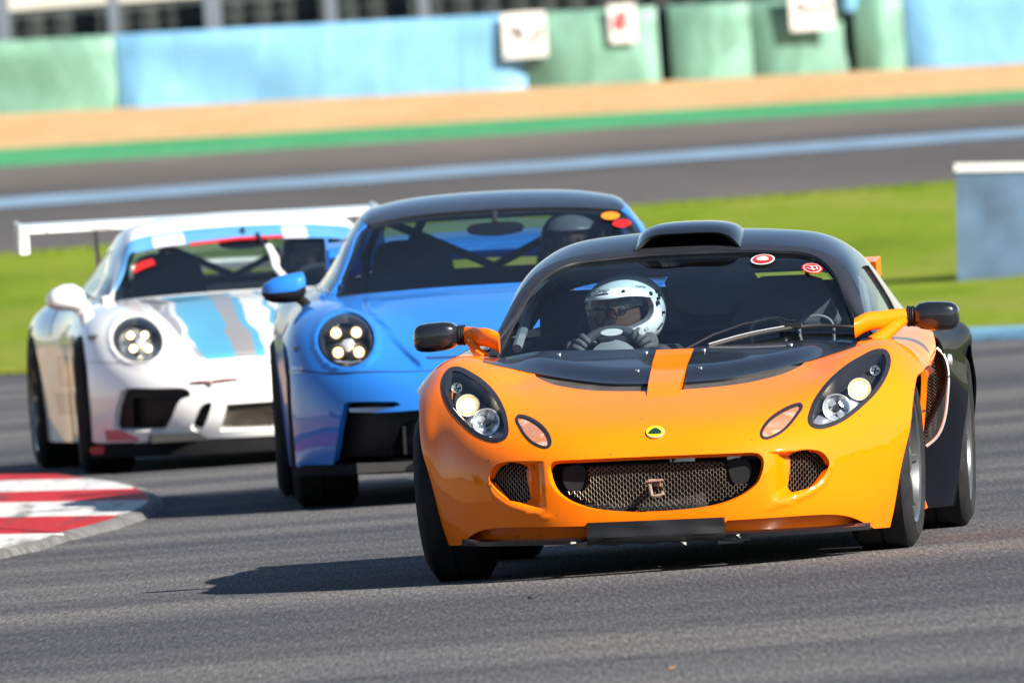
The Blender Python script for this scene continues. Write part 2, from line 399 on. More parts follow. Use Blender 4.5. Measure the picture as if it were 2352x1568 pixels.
# ------------------------------------------------------------------ the place
def asphalt(name, c=(.082, .082, .087), streak=True, warm=(.098, .094, .090)):
    mt, n, b = nodes_of(name); setp(b, rough=.85, spec=.04)
    big = noise_fac(n, .35, 5, 'Object', (1, .18, 1))
    g = noise_fac(n, 85, 3, 'Object', (1, .035, 1), rough=.85)
    base = ramp(n, big, [(.3, tuple(x*.86 for x in c)), (.55, c), (.75, warm)])
    grain = ramp(n, g, [(.28, (.30,)*3), (.45, (.82,)*3), (.56, (1.12,)*3), (.68, (1.75, 1.75, 1.7)), (.78, (3.2, 3.1, 2.9))])
    colr = mix(n, 1.0, base, grain, 'MULTIPLY')
    spk = noise_fac(n, 70, 1, 'Object', (1, .05, 1)); colr = mix(n, ramp(n, spk, [(.765, (0, 0, 0)), (.80, (1, 1, 1))]), colr, (.26, .245, .22))
    if streak:   # rubber laid along the racing line, a band of parallel smears crossing the near track
        tc = n.nodes.new('ShaderNodeTexCoord'); mp = n.nodes.new('ShaderNodeMapping'); mp.inputs['Rotation'].default_value = (0, 0, radians(-13)); mp.inputs['Scale'].default_value = (.10, 1.15, 1)
        tx = n.nodes.new('ShaderNodeTexNoise'); tx.inputs['Scale'].default_value = .40; tx.inputs['Detail'].default_value = 3; tx.inputs['Roughness'].default_value = .5
        n.links.new(tc.outputs['Object'], mp.inputs[0]); n.links.new(mp.outputs[0], tx.inputs[0])
        colr = mix(n, 1.0, colr, ramp(n, tx.outputs['Fac'], [(.36, (.68, .69, .73)), (.5, (1.0, 1.0, 1.0)), (.64, (1.42, 1.36, 1.26))]), 'MULTIPLY')
    n.links.new(colr, b.inputs['Base Color'])
    bump(n, b, noise_fac(n, 60, 4, 'Object', (1, .5, 1)), .55, .006)
    return mt
def ground_mat(name, a, b_, c_, scale, vec=(1, .3, 1), rough=.9, bmp=.5):
    mt, n, b = nodes_of(name); setp(b, rough=rough, spec=.02)
    f = noise_fac(n, scale, 6, 'Object', vec, rough=.6); f2 = noise_fac(n, scale*9, 4, 'Object', vec)
    n.links.new(mix(n, .5, ramp(n, f, [(.3, a), (.5, b_), (.7, c_)]), ramp(n, f2, [(.3, a), (.7, c_)])), b.inputs['Base Color'])
    bump(n, b, f2, bmp, .05); return mt
def sheet(name, L0, L1, mat, nx=24, ny=3, kind='structure'):
    """Ground strip between two polylines of 3D points."""
    A, B = spline(L0, nx) if len(L0) > 2 else np.linspace(L0[0], L0[1], nx), spline(L1, nx) if len(L1) > 2 else np.linspace(L1[0], L1[1], nx)
    V = [A[i]+(B[i]-A[i])*j/ny for j in range(ny+1) for i in range(nx)]
    F = [(j*nx+i, j*nx+i+1, (j+1)*nx+i+1, (j+1)*nx+i) for j in range(ny) for i in range(nx-1)]
    o = mk(name, V, F, mat, None); o['kind'] = kind; return o
XW = 70
def line(x0, z0, x1, z1, Y):                                  # level line across the view, extended to both sides
    k = (z1-z0)/(x1-x0); zz = lambda x: z0+k*(np.clip(x, -22, 22)-x0)
    return [np.array((x, Y, zz(x))) for x in (-XW, -22, 0, 22, XW)]
Lg = line(-5.0, .777, 5.2, .759, 105); Lb0 = line(-6.16, 1.158, 6.47, 1.088, 143); Lb1 = line(-6.3, 1.265, 6.64, 1.188, 148)
Lr = line(-7.73, 1.739, 8.21, 1.57, 195); Lr2 = line(-7.89, 2.022, 8.42, 1.772, 201); Lw = line(-8.59, 2.678, 9.25, 2.277, 225.6); Lbk = line(-8.6, 2.9, 9.2, 2.5, 262)
gm = ground_mat('far_grass', (.035, .065, .008), (.05, .085, .012), (.07, .10, .02), .2)
V = [(-1500, -1500, -.25), (1500, -1500, -.25), (1500, 1500, -.25), (-1500, 1500, -.25)]
mk('ground', V, [(0, 1, 2, 3)], gm, None, smooth=False)['kind'] = 'structure'
MA = asphalt('track_asphalt'); MA2 = asphalt('far_asphalt', (.098, .092, .088), False, (.125, .11, .10))
n_ = MA2.node_tree; b_ = n_.nodes['Principled BSDF']; src = b_.inputs['Base Color'].links[0].from_socket      # the racing line is rubbered in dark
tc = n_.nodes.new('ShaderNodeTexCoord'); sp_ = n_.nodes.new('ShaderNodeSeparateXYZ'); n_.links.new(tc.outputs['Object'], sp_.inputs[0])
yy = mathn(n_, 'ADD', mathn(n_, 'DIVIDE', mathn(n_, 'SUBTRACT', sp_.outputs[1], 100.), 100.), mathn(n_, 'MULTIPLY', noise_fac(n_, .12, 4), .12))
n_.links.new(mix(n_, 1., src, ramp(n_, yy, [(.1, (.95, .95, 1)), (.4, (.82, .82, .88)), (.62, (.72, .73, .80)), (.78, (1.05, 1.02, .98)), (1, (1.2, 1.15, 1.08))]), 'MULTIPLY'), b_.inputs['Base Color'])
# the bend the cars come round
nx, ny = 60, 80
V = [(-24+64*i/nx, -110+190*j/ny, 0) for j in range(ny+1) for i in range(nx+1)]
F = [(j*(nx+1)+i, j*(nx+1)+i+1, (j+1)*(nx+1)+i+1, (j+1)*(nx+1)+i) for j in range(ny) for i in range(nx)]
mk('track', V, F, MA, None)['kind'] = 'structure'
# sandy run-off on the inside of the bend (out of frame on the left, it shows in the paint)
msand = ground_mat('gravel_sand', (.33, .20, .09), (.41, .265, .13), (.48, .33, .185), .5, (1, .25, 1))
sheet('run_off', [(-24, -110, .03), (-24, 80, .03)], [(-70, -110, .06), (-70, 80, .06)], msand, 8, 4)
sheet('run_off', [(-4.9, -4, .012), (-4.6, 6, .012), (-4.7, 25, .012), (-5.6, 45, .012), (-7.0, 62, .012)], [(-24, -12, .02), (-24, 6, .02), (-24, 25, .02), (-24, 45, .02), (-24, 66, .02)], msand, 40, 6)
# grass bank beyond the bend
Mgr = ground_mat('mown_grass', (.085, .138, .008), (.125, .178, .012), (.165, .205, .024), .9, (1, .22, 1), bmp=.35)
n_ = Mgr.node_tree; b_ = n_.nodes['Principled BSDF']; src = b_.inputs['Base Color'].links[0].from_socket      # drier and lusher patches
n_.links.new(mix(n_, ramp(n_, noise_fac(n_, .55, 5, 'Object', (1, .16, 1), rough=.6), [(.44, (0, 0, 0)), (.66, (.55,)*3)]), mix(n_, ramp(n_, noise_fac(n_, .33, 4, 'Object', (1, .2, 1)), [(.5, (0, 0, 0)), (.7, (.6,)*3)]), src, (.055, .105, .006)), (.20, .19, .055)), b_.inputs['Base Color'])
us = np.linspace(-1.4, 8, 76); V = []; F = []; nv = 14
for j in range(nv+1):
    q = j/nv
    for u in us:
        a = np.array((-3.97+7.27*u, 69.39-20.9*u, .012)); b = np.array((-5+10.2*u, 105, .768))
        p = a+(b-a)*q; p[2] = a[2]+(b[2]-a[2])*q**1.5; p[2] += .05*sin(q*pi)*(sin(u*9+q*7)+.6*sin(u*23+q*3))*.5; V.append(p)
for j in range(nv):
    for i in range(len(us)-1): k = j*len(us)+i; F.append((k, k+1, k+len(us)+1, k+len(us)))
mk('grass_bank', V, F, Mgr, None)['kind'] = 'structure'
sheet('verge', [(-70, 66, .0), (-40, 72, .0), (-24, 79, .0), (-14.15, 98.6, .01)], [(-70, 105, .77), (-50, 105, .77), (-30, 105, .77), (-19.28, 105, .77)], Mgr, 16, 4)
# grass tufts along the ragged edges of the bank
V = []; F = []
for i in range(14000):
    u = rng.uniform(-.15, 1.25); q = rng.choice([rng.uniform(0, .025), rng.uniform(.99, 1.0)])
    a = np.array((-3.97+7.27*u, 69.39-20.9*u, .012)); b = np.array((-5+10.2*u, 105, .768)); p = a+(b-a)*q; p[2] = a[2]+(b[2]-a[2])*q**1.5
    h = rng.uniform(.015, .05); wd = rng.uniform(.01, .02); dx, dy = rng.uniform(-.05, .05, 2); k = len(V)
    V += [p+(-wd, 0, -.02), p+(wd, 0, -.02), p+(dx, dy, h)]; F.append((k, k+1, k+2))
tag(mk('grass_blades', V, F, Mgr, None, smooth=False), 'short bright green grass on the bank behind the cars', 'grass', kind='stuff')
# pale blue kerb where the bend meets the bank, right of the picture
Mkb = plain('pale_blue_kerb_paint', (.11, .25, .36), rough=.7, var=.25, nscale=3, bmp=.3)
d = np.array((7.27, -20.9, 0)); d /= np.linalg.norm(d); nr = np.array((d[1], -d[0], 0))*-1
kr = empty('kerb', (0, 0, 0)); kr['kind'] = 'structure'
for i in range(12):
    a = np.array((-3.97, 69.39, 0))+d*(15.2+i*1.5); b = a+d*1.47; mbk = MB()
    prof = [(-.95, .012), (-.55, .05), (.1, .065), (.45, .03), (.5, -.02)]
    mbk.rings([[p+nr*-s_+np.array((0, 0, z)) for s_, z in prof] for p in (a, b)], cap=False, closed=False)
    mbk.build('kerb_block', Mkb, kr, sharp=40)
# second track, its painted edge, green strip, gravel trap
sheet('far_track', Lg, Lr, MA2, 30, 8)
mt, n, b = nodes_of('faded_blue_line'); setp(b, rough=.8)
f = noise_fac(n, 1.1, 5, 'Object', (1, 1, 1)); n.links.new(ramp(n, f, [(.35, (.11, .14, .18)), (.5, (.11, .20, .30)), (.62, (.17, .27, .37))]), b.inputs['Base Color'])
up4 = lambda L, h=.02: [p+np.array((0, 0, h)) for p in L]
sheet('painted_line', up4(Lb0, .03), up4(Lb1, .03), mt, 30, 2)
mt2 = ground_mat('green_paint', (.03, .18, .075), (.05, .225, .105), (.08, .27, .14), .7, (1, .3, 1), bmp=.1)
sheet('green_strip', Lr, Lr2, mt2, 30, 2)
sheet('gravel_trap', Lr2, Lw, msand, 30, 3)
sheet('service_area', Lw, Lbk, gm, 30, 3)
# --- padded tyre barriers under green and blue covers
def cover_mat(name, c, v=.12):
    mt, n, b = nodes_of(name); setp(b, rough=.55, spec=.4)
    f = noise_fac(n, 1.6, 5, 'Object', (1, 1, .5), dist=.6)
    n.links.new(ramp(n, f, [(.3, tuple(x*(1-v) for x in c)), (.55, c), (.75, tuple(min(1, x*(1+v)+.03) for x in c))]), b.inputs['Base Color'])
    bump(n, b, noise_fac(n, 1.6, 2, 'Object', (1, 1, .5), dist=.8), .35, .10); return mt
MG, MBc = cover_mat('green_cover', (.125, .265, .20), .36), cover_mat('blue_cover', (.135, .33, .52), .16)
zb = lambda x: 2.678+(x+8.59)*(2.277-2.678)/(9.25+8.59)
def barrier(x0, x1, mat, label, dy=0., depth=1.1, h=1.33, lean=0.):
    r = empty('tyre_barrier', ((x0+x1)/2, 225+dy+depth/2, zb((x0+x1)/2)-.05)); tag(r, label, 'barrier', 'covered tyre barriers behind the gravel')
    nx_ = max(6, int((x1-x0)/.25)); nz = 8; V = []; F = []; ph = rng.uniform(0, 6)
    def P(u, v):
        x = (u-.5)*(x1-x0); z = v*h+(zb(x0+u*(x1-x0))-zb((x0+x1)/2)); e = min(u, 1-u)*(x1-x0)
        y = -depth/2+.14*(1-sstep(0, .35, e))+.025*sin(x*2.3+ph)*sin(v*5+ph)+.035*sin(x*1.1+v*4+ph)+.10*sstep(.86, 1., v)
        return (x-lean*v, y, z)
    for j in range(nz+1):
        for i in range(nx_+1): V.append(P(i/nx_, j/nz))
    for j in range(nz):
        for i in range(nx_): k = j*(nx_+1)+i; F.append((k, k+1, k+nx_+2, k+nx_+1))
    mk('front_cover', V, F, mat, r)
    top = [P(i/nx_, 1.) for i in range(nx_+1)]; mb = MB()
    mb.rings([top, [(p[0], depth/2, p[2]+.02) for p in top], [(p[0], depth/2, p[2]-h) for p in top]], cap=False, closed=False); mb.build('top_cover', mat, r, sharp=60)
    for sx in (0, 1):
        ed = [P(sx, j/nz) for j in range(nz+1)]; mb = MB(); mb.rings([ed, [(p[0], depth/2, p[2]) for p in ed]], cap=False, closed=False); mb.build('end_cover', mat, r)
    return r
barrier(-34, -6.52, MG, 'pale green covered tyre barrier at the left edge of the picture')
barrier(-6.49, .60, MBc, 'long pale blue covered tyre barrier left of the white board')
barrier(.63, 2.93, MG, 'green covered tyre barrier carrying the small white board with a red mark')
barrier(3.14, 4.55, MG, 'green covered tyre barrier just right of the first dark gap')
barrier(4.58, 6.20, MG, 'set back green covered tyre barrier with the cut off white board', dy=.12)
barrier(6.36, 7.21, MG, 'narrow green covered tyre barrier beside the blue one at right')
barrier(7.24, 34, MBc, 'pale blue covered tyre barrier at the right edge of the picture')
# tyres standing in the gaps, backing wall
Mtw = plain('old_tyres', (.022, .028, .028), rough=.9, nscale=4, var=.4)
for gx, lb in ((3.035, 'stack of dark tyres in the left gap between green covers'), (6.28, 'stack of dark tyres in the right gap between green covers')):
    r = empty('tyre_stack', (gx, 226.1, zb(gx)-.05)); tag(r, lb, 'tyres', 'tyre stacks in the gaps')
    for k in range(7):
        mb = MB(); mb.lathe([(k*.2+.01, .16), (k*.2+.03, .29), (k*.2+.1, .32), (k*.2+.17, .29), (k*.2+.19, .16)], axis=2, n=20); mb.build('tyre', Mtw, r)
mb = MB(); mb.box((-2.5, 228.3, 3.35), (27, .2, 2.3)); q = mb.build('dark_backing', Mtw, None, smooth=False); tag(q, 'added dark backing screen behind the stacked tyres at top left', 'screen')  # added sheet that keeps the gaps between the tyres dark
r = empty('rear_tyre_wall', (-2.5, 227.6, zb(-2.5))); tag(r, 'dark band of stacked tyres above the covers at top left', 'tyre wall')
for row in range(9):
    mb = MB(); L_ = [(-13, 0, row*.205), (13, 0, row*.205)]
    V = []; nseg = 52
    for i in range(nseg):
        mb.lathe([(row*.205, .20), (row*.205+.02, .27), (row*.205+.1, .30), (row*.205+.18, .27), (row*.205+.2, .20)], c=(-13+i*.5, 0, 0), axis=2, n=10)
    q = mb.build('tyre_row', Mtw, r); q['kind'] = 'stuff'
Mpost = plain('galvanised_post', (.15, .17, .20), rough=.5, metal=.3)
for i, (px, wd, lb) in enumerate(((-8.47, .24, 'thick pale grey post at the top left corner'), (-6.53, .2, 'grey post above the join of green and blue covers'), (-4.79, .30, 'widest grey post above the blue cover'),
                                 (-2.72, .2, 'grey post right of the widest post at the top'), (-1.1, .2, 'rightmost grey post above the blue cover'))):
    r = empty('fence_post', (px, 227.0, zb(px))); tag(r, lb, 'post', 'posts of the safety fence'); mb = MB(); mb.box((0, 0, 1.3), (wd, .16, 2.7)); mb.build('shaft', Mpost, r)
    mb = MB(); mb.box((0, 0, .1), (wd+.12, .3, .04)); mb.build('foot_plate', Mpost, r)
Mcw = plain('cream_concrete', (.50, .48, .43), rough=.8, nscale=2)
mb = MB(); mb.box((0, 236, 7.6), (90, .4, 6.0)); q = mb.build('concrete_wall', Mcw, None); tag(q, 'cream concrete wall showing above the dark tyres at top left', 'wall')
# boards fixed on the covers
def board(x0, x1, z0, z1, label):
    r = empty('notice_board', ((x0+x1)/2, 224.86, (z0+z1)/2)); tag(r, label, 'board', 'white boards on the covers')
    mb = MB(); mb.box((0, .03, 0), (x1-x0, .05, z1-z0)); mb.build('panel', M['whitevinyl'], r)
    return r
Mfade = plain('faded_grey_print', (.12, .115, .11), rough=.6); Mpink = plain('faded_red_print', (.55, .02, .03), rough=.6)
def strokes(r, L_, mat, wd=.05, nm='print'):
    mb = MB()
    for pts in L_: mb.tube([(x, -.004, z) for x, z in pts], wd, 6, flat=.12, upv=(0, 1, 0))
    mb.build(nm, mat, r)
r = board(.24, 1.0, 2.99, 3.77, 'largest white board, hung over the join of blue and green covers')
strokes(r, [[(-.27, .08), (-.15, .12), (-.05, .08), (-.1, -.1)], [(-.15, .12), (-.13, -.02)], [(.05, -.12), (.25, -.02), (.3, .12)]], Mfade)
r = board(2.10, 2.57, 3.12, 3.79, 'small white board with a red mark on green cover')
strokes(r, [[(-.08, .12), (-.02, .18), (.06, .10), (-.02, .02), (.05, -.10)], [(-.12, .1), (-.1, -.12)]], Mpink, .055)
r = board(5.25, 6.01, 3.09, 3.85, 'white board cut off by the top edge of the picture')
strokes(r, [[(-.25, .1), (-.1, .02), (-.25, -.05)], [(-.02, .02), (.02, -.12)], [(.15, -.08), (.3, .06)]], Mfade)
r = empty('blue_drum', (6.28, 225.2, 3.35)); tag(r, 'small light blue padded roll wedged over the right dark gap', 'pad')
mb = MB(); mb.lathe([(0, .05), (.02, .13), (.1, .15), (.6, .15), (.62, .1)], axis=2, n=20); mb.build('roll', MBc, r)
# --- painted block right of the picture, on the bank
r = empty('barrier_block', (3.49, 70.9, .15)); tag(r, 'blue grey concrete block with white top on the grass, right edge', 'block'); r.rotation_euler = (0, radians(3.4), radians(-2))
Mbl = plain('block_blue_paint', (.062, .11, .18), rough=.7, nscale=3, var=.32, bmp=.3)
mb = MB(); mb.box((2.5, 0, .43), (4.95, 1.1, .86)); mb.build('body', Mbl, r)
mb = MB(); mb.box((2.5, 0, .8905), (4.97, 1.13, .06)); mb.build('cap', M['whitevinyl'], r)
# --- red and white kerb inside the bend
def kerb_paint(name, c):
    mt, n, b = nodes_of(name); setp(b, rough=.65, spec=.15)
    base = ramp(n, noise_fac(n, 7, 6), [(.3, tuple(x*.72 for x in c)), (.7, tuple(x*1.12 for x in c))])
    rub = ramp(n, noise_fac(n, 5, 5, 'Object', (1.6, .10, 1), rough=.65), [(.52, (0, 0, 0)), (.68, (.7,)*3)])      # black tyre streaks along the kerb
    chip = ramp(n, noise_fac(n, 26, 3, 'Object', (1, .12, 1)), [(.66, (0, 0, 0)), (.70, (.8,)*3)])
    n.links.new(mix(n, chip, mix(n, rub, base, (.035, .033, .033)), (.16, .155, .15)), b.inputs['Base Color'])
    bump(n, b, noise_fac(n, 30, 4), .4, .004); return mt
Mkr = kerb_paint('kerb_red', (.36, .012, .014)); Mkw = kerb_paint('kerb_white', (.50, .495, .485))
Mkc = plain('kerb_concrete', (.095, .093, .09), rough=.85, var=.6, nscale=16, bmp=.9)
inn = [(-2.27, 23.78), (-2.17, 22.82), (-1.95, 20.96), (-1.78, 18.87), (-1.67, 16.7), (-1.65, 15.87), (-1.71, 12.97), (-1.82, 11.45), (-1.91, 10.58), (-1.97, 9.37), (-2.08, 8.63), (-2.12, 8.3)]
out = [(-2.20, 24.3), (-2.08, 23.4), (-1.86, 21.6), (-1.66, 19.3), (-1.55, 16.9), (-1.53, 15.5), (-1.60, 12.6), (-1.73, 11.2), (-1.83, 10.2), (-1.91, 9.0), (-2.03, 8.2), (-2.07, 7.8)]
I_ = spline(inn, 90); O_ = spline(out, 90); O_ = I_+(O_-I_)*.5; O_[:, 0] += .014*np.array([random.uniform(-1, 1) for _ in O_])
kr = empty('kerb', (0, 0, 0)); kr['kind'] = 'structure'
def bx_at(y): k = int(np.argmin(abs(I_[:, 1]-y))); return I_[k]
lines = [((-2.59, 24.89), (-2.27, 23.78)), ((-2.54, 23.26), (-2.15, 22.19)), ((-2.44, 20.28), (-1.82, 18.82)), ((-2.37, 17.82), (-1.65, 15.87)), ((-2.27, 14.59), (-1.71, 13.09)), ((-2.16, 11.21), (-1.88, 10.5)), ((-2.08, 8.6), (-2.085, 8.55))]
kz = .035
for k in range(len(lines)-1):
    (a0, a1), (b0, b1) = lines[k], lines[k+1]
    def ext(l):
        l0, l1 = np.array(l[0]), np.array(l[1]); dv = l0-l1; dv = np.array((-1., 2.1))/2.33 if abs(dv[0]) < .05 else dv/np.linalg.norm(dv); return l1+dv*3.2
    bd = [p for p in I_ if b1[1] < p[1] < a1[1]]
    top = [ext(lines[k]), np.array(a1)]+bd+[np.array(b1), ext(lines[k+1])]
    n_ = len(top); mb = MB(); mb.add([(p[0], p[1], kz) for p in top]+[(p[0], p[1], -.02) for p in top], [tuple(range(n_))[::-1]]+[(i, (i+1) % n_, n_+(i+1) % n_, n_+i) for i in range(n_)])
    q = mb.build('kerb_block', Mkr if k % 2 == 0 else Mkw, kr, smooth=False)
V = []; 
for p, q in zip(I_, O_): V += [(p[0], p[1], kz), (p[0]*.35+q[0]*.65, p[1]*.35+q[1]*.65, kz*.75), (q[0], q[1], .0)]
mk('kerb_edge', V, [(3*i+j, 3*i+j+1, 3*i+j+4, 3*i+j+3) for i in range(len(I_)-1) for j in (0, 1)], Mkc, kr)
# woods all round behind the photographer, seen only in paint and glass
Mwd = ground_mat('far_wood_leaves', (.012, .022, .006), (.022, .038, .010), (.04, .055, .018), .15, (1, 1, 1), bmp=1.)
V = []; F = []; na, nh = 150, 6
for i in range(na+1):
    a = radians(-205+230*i/na); R0 = 190+18*sin(a*5)
    top = 9+3*sin(i*.9)+2.5*sin(i*2.3+1)+random.uniform(-1.5, 1.5)
    for j in range(nh+1):
        q = j/nh; r_ = R0+6*q*q+1.5*random.uniform(-1, 1); V.append((r_*cos(a), r_*sin(a)-20, -.3+top*q+random.uniform(-.5, .5)*(j > 0)))
for i in range(na):
    for j in range(nh): k = i*(nh+1)+j; F.append((k, k+nh+1, k+nh+2, k+1))
tag(mk('far_wood', V, F, Mwd, None, smooth=False), 'dark belt of woodland far behind the photographer', 'wood', kind='stuff')
Mwl = plain('white_line_paint', (.45, .45, .44), rough=.7)
sheet('edge_line', [(-6.2, -70, .006), (-5.4, -40, .006), (-4.6, -8, .006)], [(-6.4, -70, .006), (-5.6, -40, .006), (-4.8, -8, .006)], Mwl, 30, 1)
# litter on the near asphalt
def pebble(name, x, y, r, mat, label, cat):
    mb = MB(); bm = bmesh.new(); bmesh.ops.create_icosphere(bm, subdivisions=2, radius=r)
    for v in bm.verts: v.co *= 1+.25*random.uniform(-1, 1); v.co.z *= .6
    me = bpy.data.meshes.new(name); bm.to_mesh(me); bm.free(); me.materials.append(mat); o = bpy.data.objects.new(name, me); C.objects.link(o); o.location = (x, y, r*.4); tag(o, label, cat); return o
def leaf(x, y, s_, mat, label):
    V = [(-.5, 0, .1), (-.2, .25, .0), (.25, .3, .12), (.6, .05, .3), (.3, -.25, .1), (-.2, -.22, .02), (0, 0, .16)]
    o = mk('dry_leaf', [(a*s_, b*s_*3, c_*s_*1.6) for a, b, c_ in V], [(i, (i+1) % 6, 6) for i in range(6)], mat, None, smooth=False); o.location = (x, y, .003); tag(o, label, 'leaf')
leaf(.37, -10.85, .022, plain('leaf_tan', (.38, .20, .07), rough=.7), 'small tan leaf on the asphalt at the bottom of the picture')
pebble('stone', 0.0, -2.9, .012, Mtw, 'small dark stone on the asphalt below the orange car', 'stone')
for i, (x, y) in enumerate(((1.65, -6.4), (1.80, -6.6))):
    pebble('stone', x, y, .010, M['whitevinyl'], ['pale chip of stone on the asphalt, left of two at lower right', 'pale chip of stone on the asphalt, right of two at lower right'][i], 'stone')
# ------------------------------------------------------------------ wheels (shared by all three cars)
def wheel(parent, x, R, wd, y=0., rimR=.215, side=1, spokes=8, rim_mat=None, camber=0., steer=0., tread=True):
    """wheel > tyre, rim, brake_disc; axis along x, outer face on side*x."""
    rim_mat = rim_mat or M['rim']; h = wd/2; sd_ = .018
    w_ = MB(); w_.lathe([(-.05, .03), (-.05, .075), (.03, .075), (.045, .06), (.05, .03), (.05, .001)], axis=0, n=24)
    w0 = w_.build('wheel', M['pillar'], parent)
    prof = [(-h+.02, rimR), (-h+.004, rimR+.012), (-h-.004, (R+rimR)/2), (-h+.006, R-.03), (-h+.022, R-.008), (-h+.045, R-.001)]
    t = []
    gro = [-.35, 0., .35] if tread else []
    for g in gro: t += [(g*wd-.006, R), (g*wd-.004, R-.009), (g*wd+.004, R-.009), (g*wd+.006, R)]
    prof = prof+t+[(-a, r) for a, r in prof[::-1]]
    mb = MB(); mb.lathe(prof, axis=0, n=72); mb.build('tyre', M['rubber'], w0, sharp=38)
    f = h-.012; mb = MB()
    mb.lathe([(-h+.01, rimR-.004), (-h+.02, rimR-.02), (0, rimR-.035), (f-.03, rimR-.02), (f, rimR-.008), (f+.006, rimR+.004), (f-.004, rimR+.006)], axis=0, n=60)
    for k in range(spokes):
        a = 2*pi*k/spokes; ca, sa = cos(a), sin(a); R3 = []
        for rr, wv, xx in ((.045, .020, f-.02), (.10, .014, f-.012), (rimR-.03, .013, f-.012), (rimR-.004, .020, f-.004)):
            q = []
            for (o1, o2) in ((-wv, -.022), (wv, -.022), (wv*.7, 0), (-wv*.7, 0)): q.append((xx+o2, rr*ca-o1*sa, rr*sa+o1*ca))
            R3.append(q)
        mb.rings(R3)
    mb.lathe([(f-.05, .055), (f-.012, .055), (f-.006, .03), (f-.006, .001)], axis=0, n=24)
    mb.build('rim', rim_mat, w0, sharp=30)
    mb = MB(); mb.lathe([(-.01, .07), (-.01, rimR-.05), (.012, rimR-.05), (.012, .07)], axis=0, n=40, closed=True); mb.build('brake_disc', M['bolt'], w0)
    w0.location = (x, y, R-.002); w0.rotation_euler = (0, camber, (0 if side > 0 else pi)+steer)
    return w0

# ================================================================== ORANGE CAR
LR = radians(1.853)
lot = empty('sports_car', (.5066, 0, 0), radians(-4.913)); tag(lot, 'low orange sports car with black roof, leading on the right', 'car', 'cars on the track')
P_ = lambda *a, **k: pan(*a, roll=LR, **k)
tkL = [0, .08, .18, .285, .38, .53, .77, 1.0, 1.23, 1.47]
LC = column_net({
 0: [(-.79, .105), (-.815, .18), (-.82, .28), (-.805, .385), (-.745, .46), (-.57, .53), (-.31, .592), (-.08, .638), (.15, .677), (.36, .712)],
 .3: [(-.77, .105), (-.79, .18), (-.80, .28), (-.785, .385), (-.725, .46), (-.55, .532), (-.29, .597), (-.07, .643), (.15, .682), (.37, .715)],
 .5: [(-.66, .105), (-.69, .18), (-.70, .28), (-.69, .385), (-.64, .46), (-.50, .543), (-.27, .618), (-.05, .668), (.16, .698), (.39, .72)],
 .62: [(-.54, .105), (-.575, .18), (-.59, .28), (-.585, .385), (-.545, .46), (-.44, .553), (-.27, .637), (-.05, .697), (.17, .722), (.42, .724)],
 .70: [(-.42, .105), (-.465, .18), (-.485, .28), (-.485, .385), (-.455, .46), (-.375, .553), (-.24, .643), (-.03, .713), (.18, .737), (.45, .726)],
 .78: [(-.25, .105), (-.31, .18), (-.355, .28), (-.365, .385), (-.35, .46), (-.29, .552), (-.18, .637), (.0, .703), (.2, .722), (.47, .703)],
 .84: [(-.08, .105), (-.16, .18), (-.23, .28), (-.275, .385), (-.275, .46), (-.215, .547), (-.10, .618), (.06, .665), (.25, .677), (.5, .66)],
 .875: [(.05, .105), (-.05, .18), (-.13, .28), (-.185, .385), (-.19, .46), (-.14, .54), (-.03, .60), (.1, .63), (.3, .635), (.55, .61)]}, tkL)
T9 = tkL[-1]
# outlines in the front view (x, z), right half
head = loop_smooth([(.768, .661), (.762, .684), (.747, .701), (.725, .705), (.702, .701), (.67, .686), (.624, .66), (.581, .625), (.55, .59), (.525, .55), (.512, .513), (.508, .485), (.515, .467), (.53, .457), (.553, .453), (.585, .459), (.617, .472), (.648, .491), (.69, .526), (.727, .563), (.752, .601), (.765, .635)], 70)
ind = loop_smooth([(.488, .532), (.482, .540), (.468, .541), (.443, .534), (.410, .518), (.380, .496), (.361, .472), (.353, .450), (.358, .434), (.374, .428), (.400, .435), (.430, .452), (.455, .476), (.476, .505), (.486, .520)], 50)
intk = loop_smooth([(.472, .385), (.52, .3865), (.55, .379), (.569, .361), (.577, .338), (.567, .31), (.542, .28), (.511, .259), (.473, .248), (.459, .2465), (.462, .26), (.4715, .30), (.476, .345), (.474, .372)], 60)
gr_half = [(0, .389), (.11, .389), (.25, .388), (.33, .387), (.353, .380), (.364, .364), (.365, .344), (.359, .318), (.345, .288), (.318, .262), (.282, .241), (.224, .220), (.149, .207), (.075, .202), (0, .2)]
gril = np.array(gr_half+[(-x, z) for x, z in gr_half[-2:0:-1]]); gril = loop_smooth(gril, 140)
vent_lo = [(.062, .599), (.12, .601), (.19, .604), (.28, .612), (.35, .624), (.395, .6355), (.452, .664)]
pan_lo = [(.062, .6245), (.12, .626), (.20, .630), (.30, .643), (.40, .660), (.478, .677), (.54, .690), (.60, .704), (.640, .716)]
arch = [(.752, .104), (.765, .15), (.777, .2), (.798, .3), (.816, .37), (.832, .43), (.841, .5), (.848, .57), (.853, .612)]
lower = [(0, .135), (.20, .135), (.236, .163), (.36, .1645), (.48, .166), (.57, .164), (.62, .156), (.66, .138), (.69, .116), (.705, .105)]
sk = spline(np.array(lower[2:]), 24).tolist(); lower = lower[:2]+[tuple(p) for p in sk]
I2 = lambda Q: LC.inv(np.array(Q))
half = list(I2(lower))+list(I2(spline(arch, 26)))+[np.array((.868, tkL[6]+.10)), np.array((.874, tkL[7]+.1)), np.array((.875, T9))]
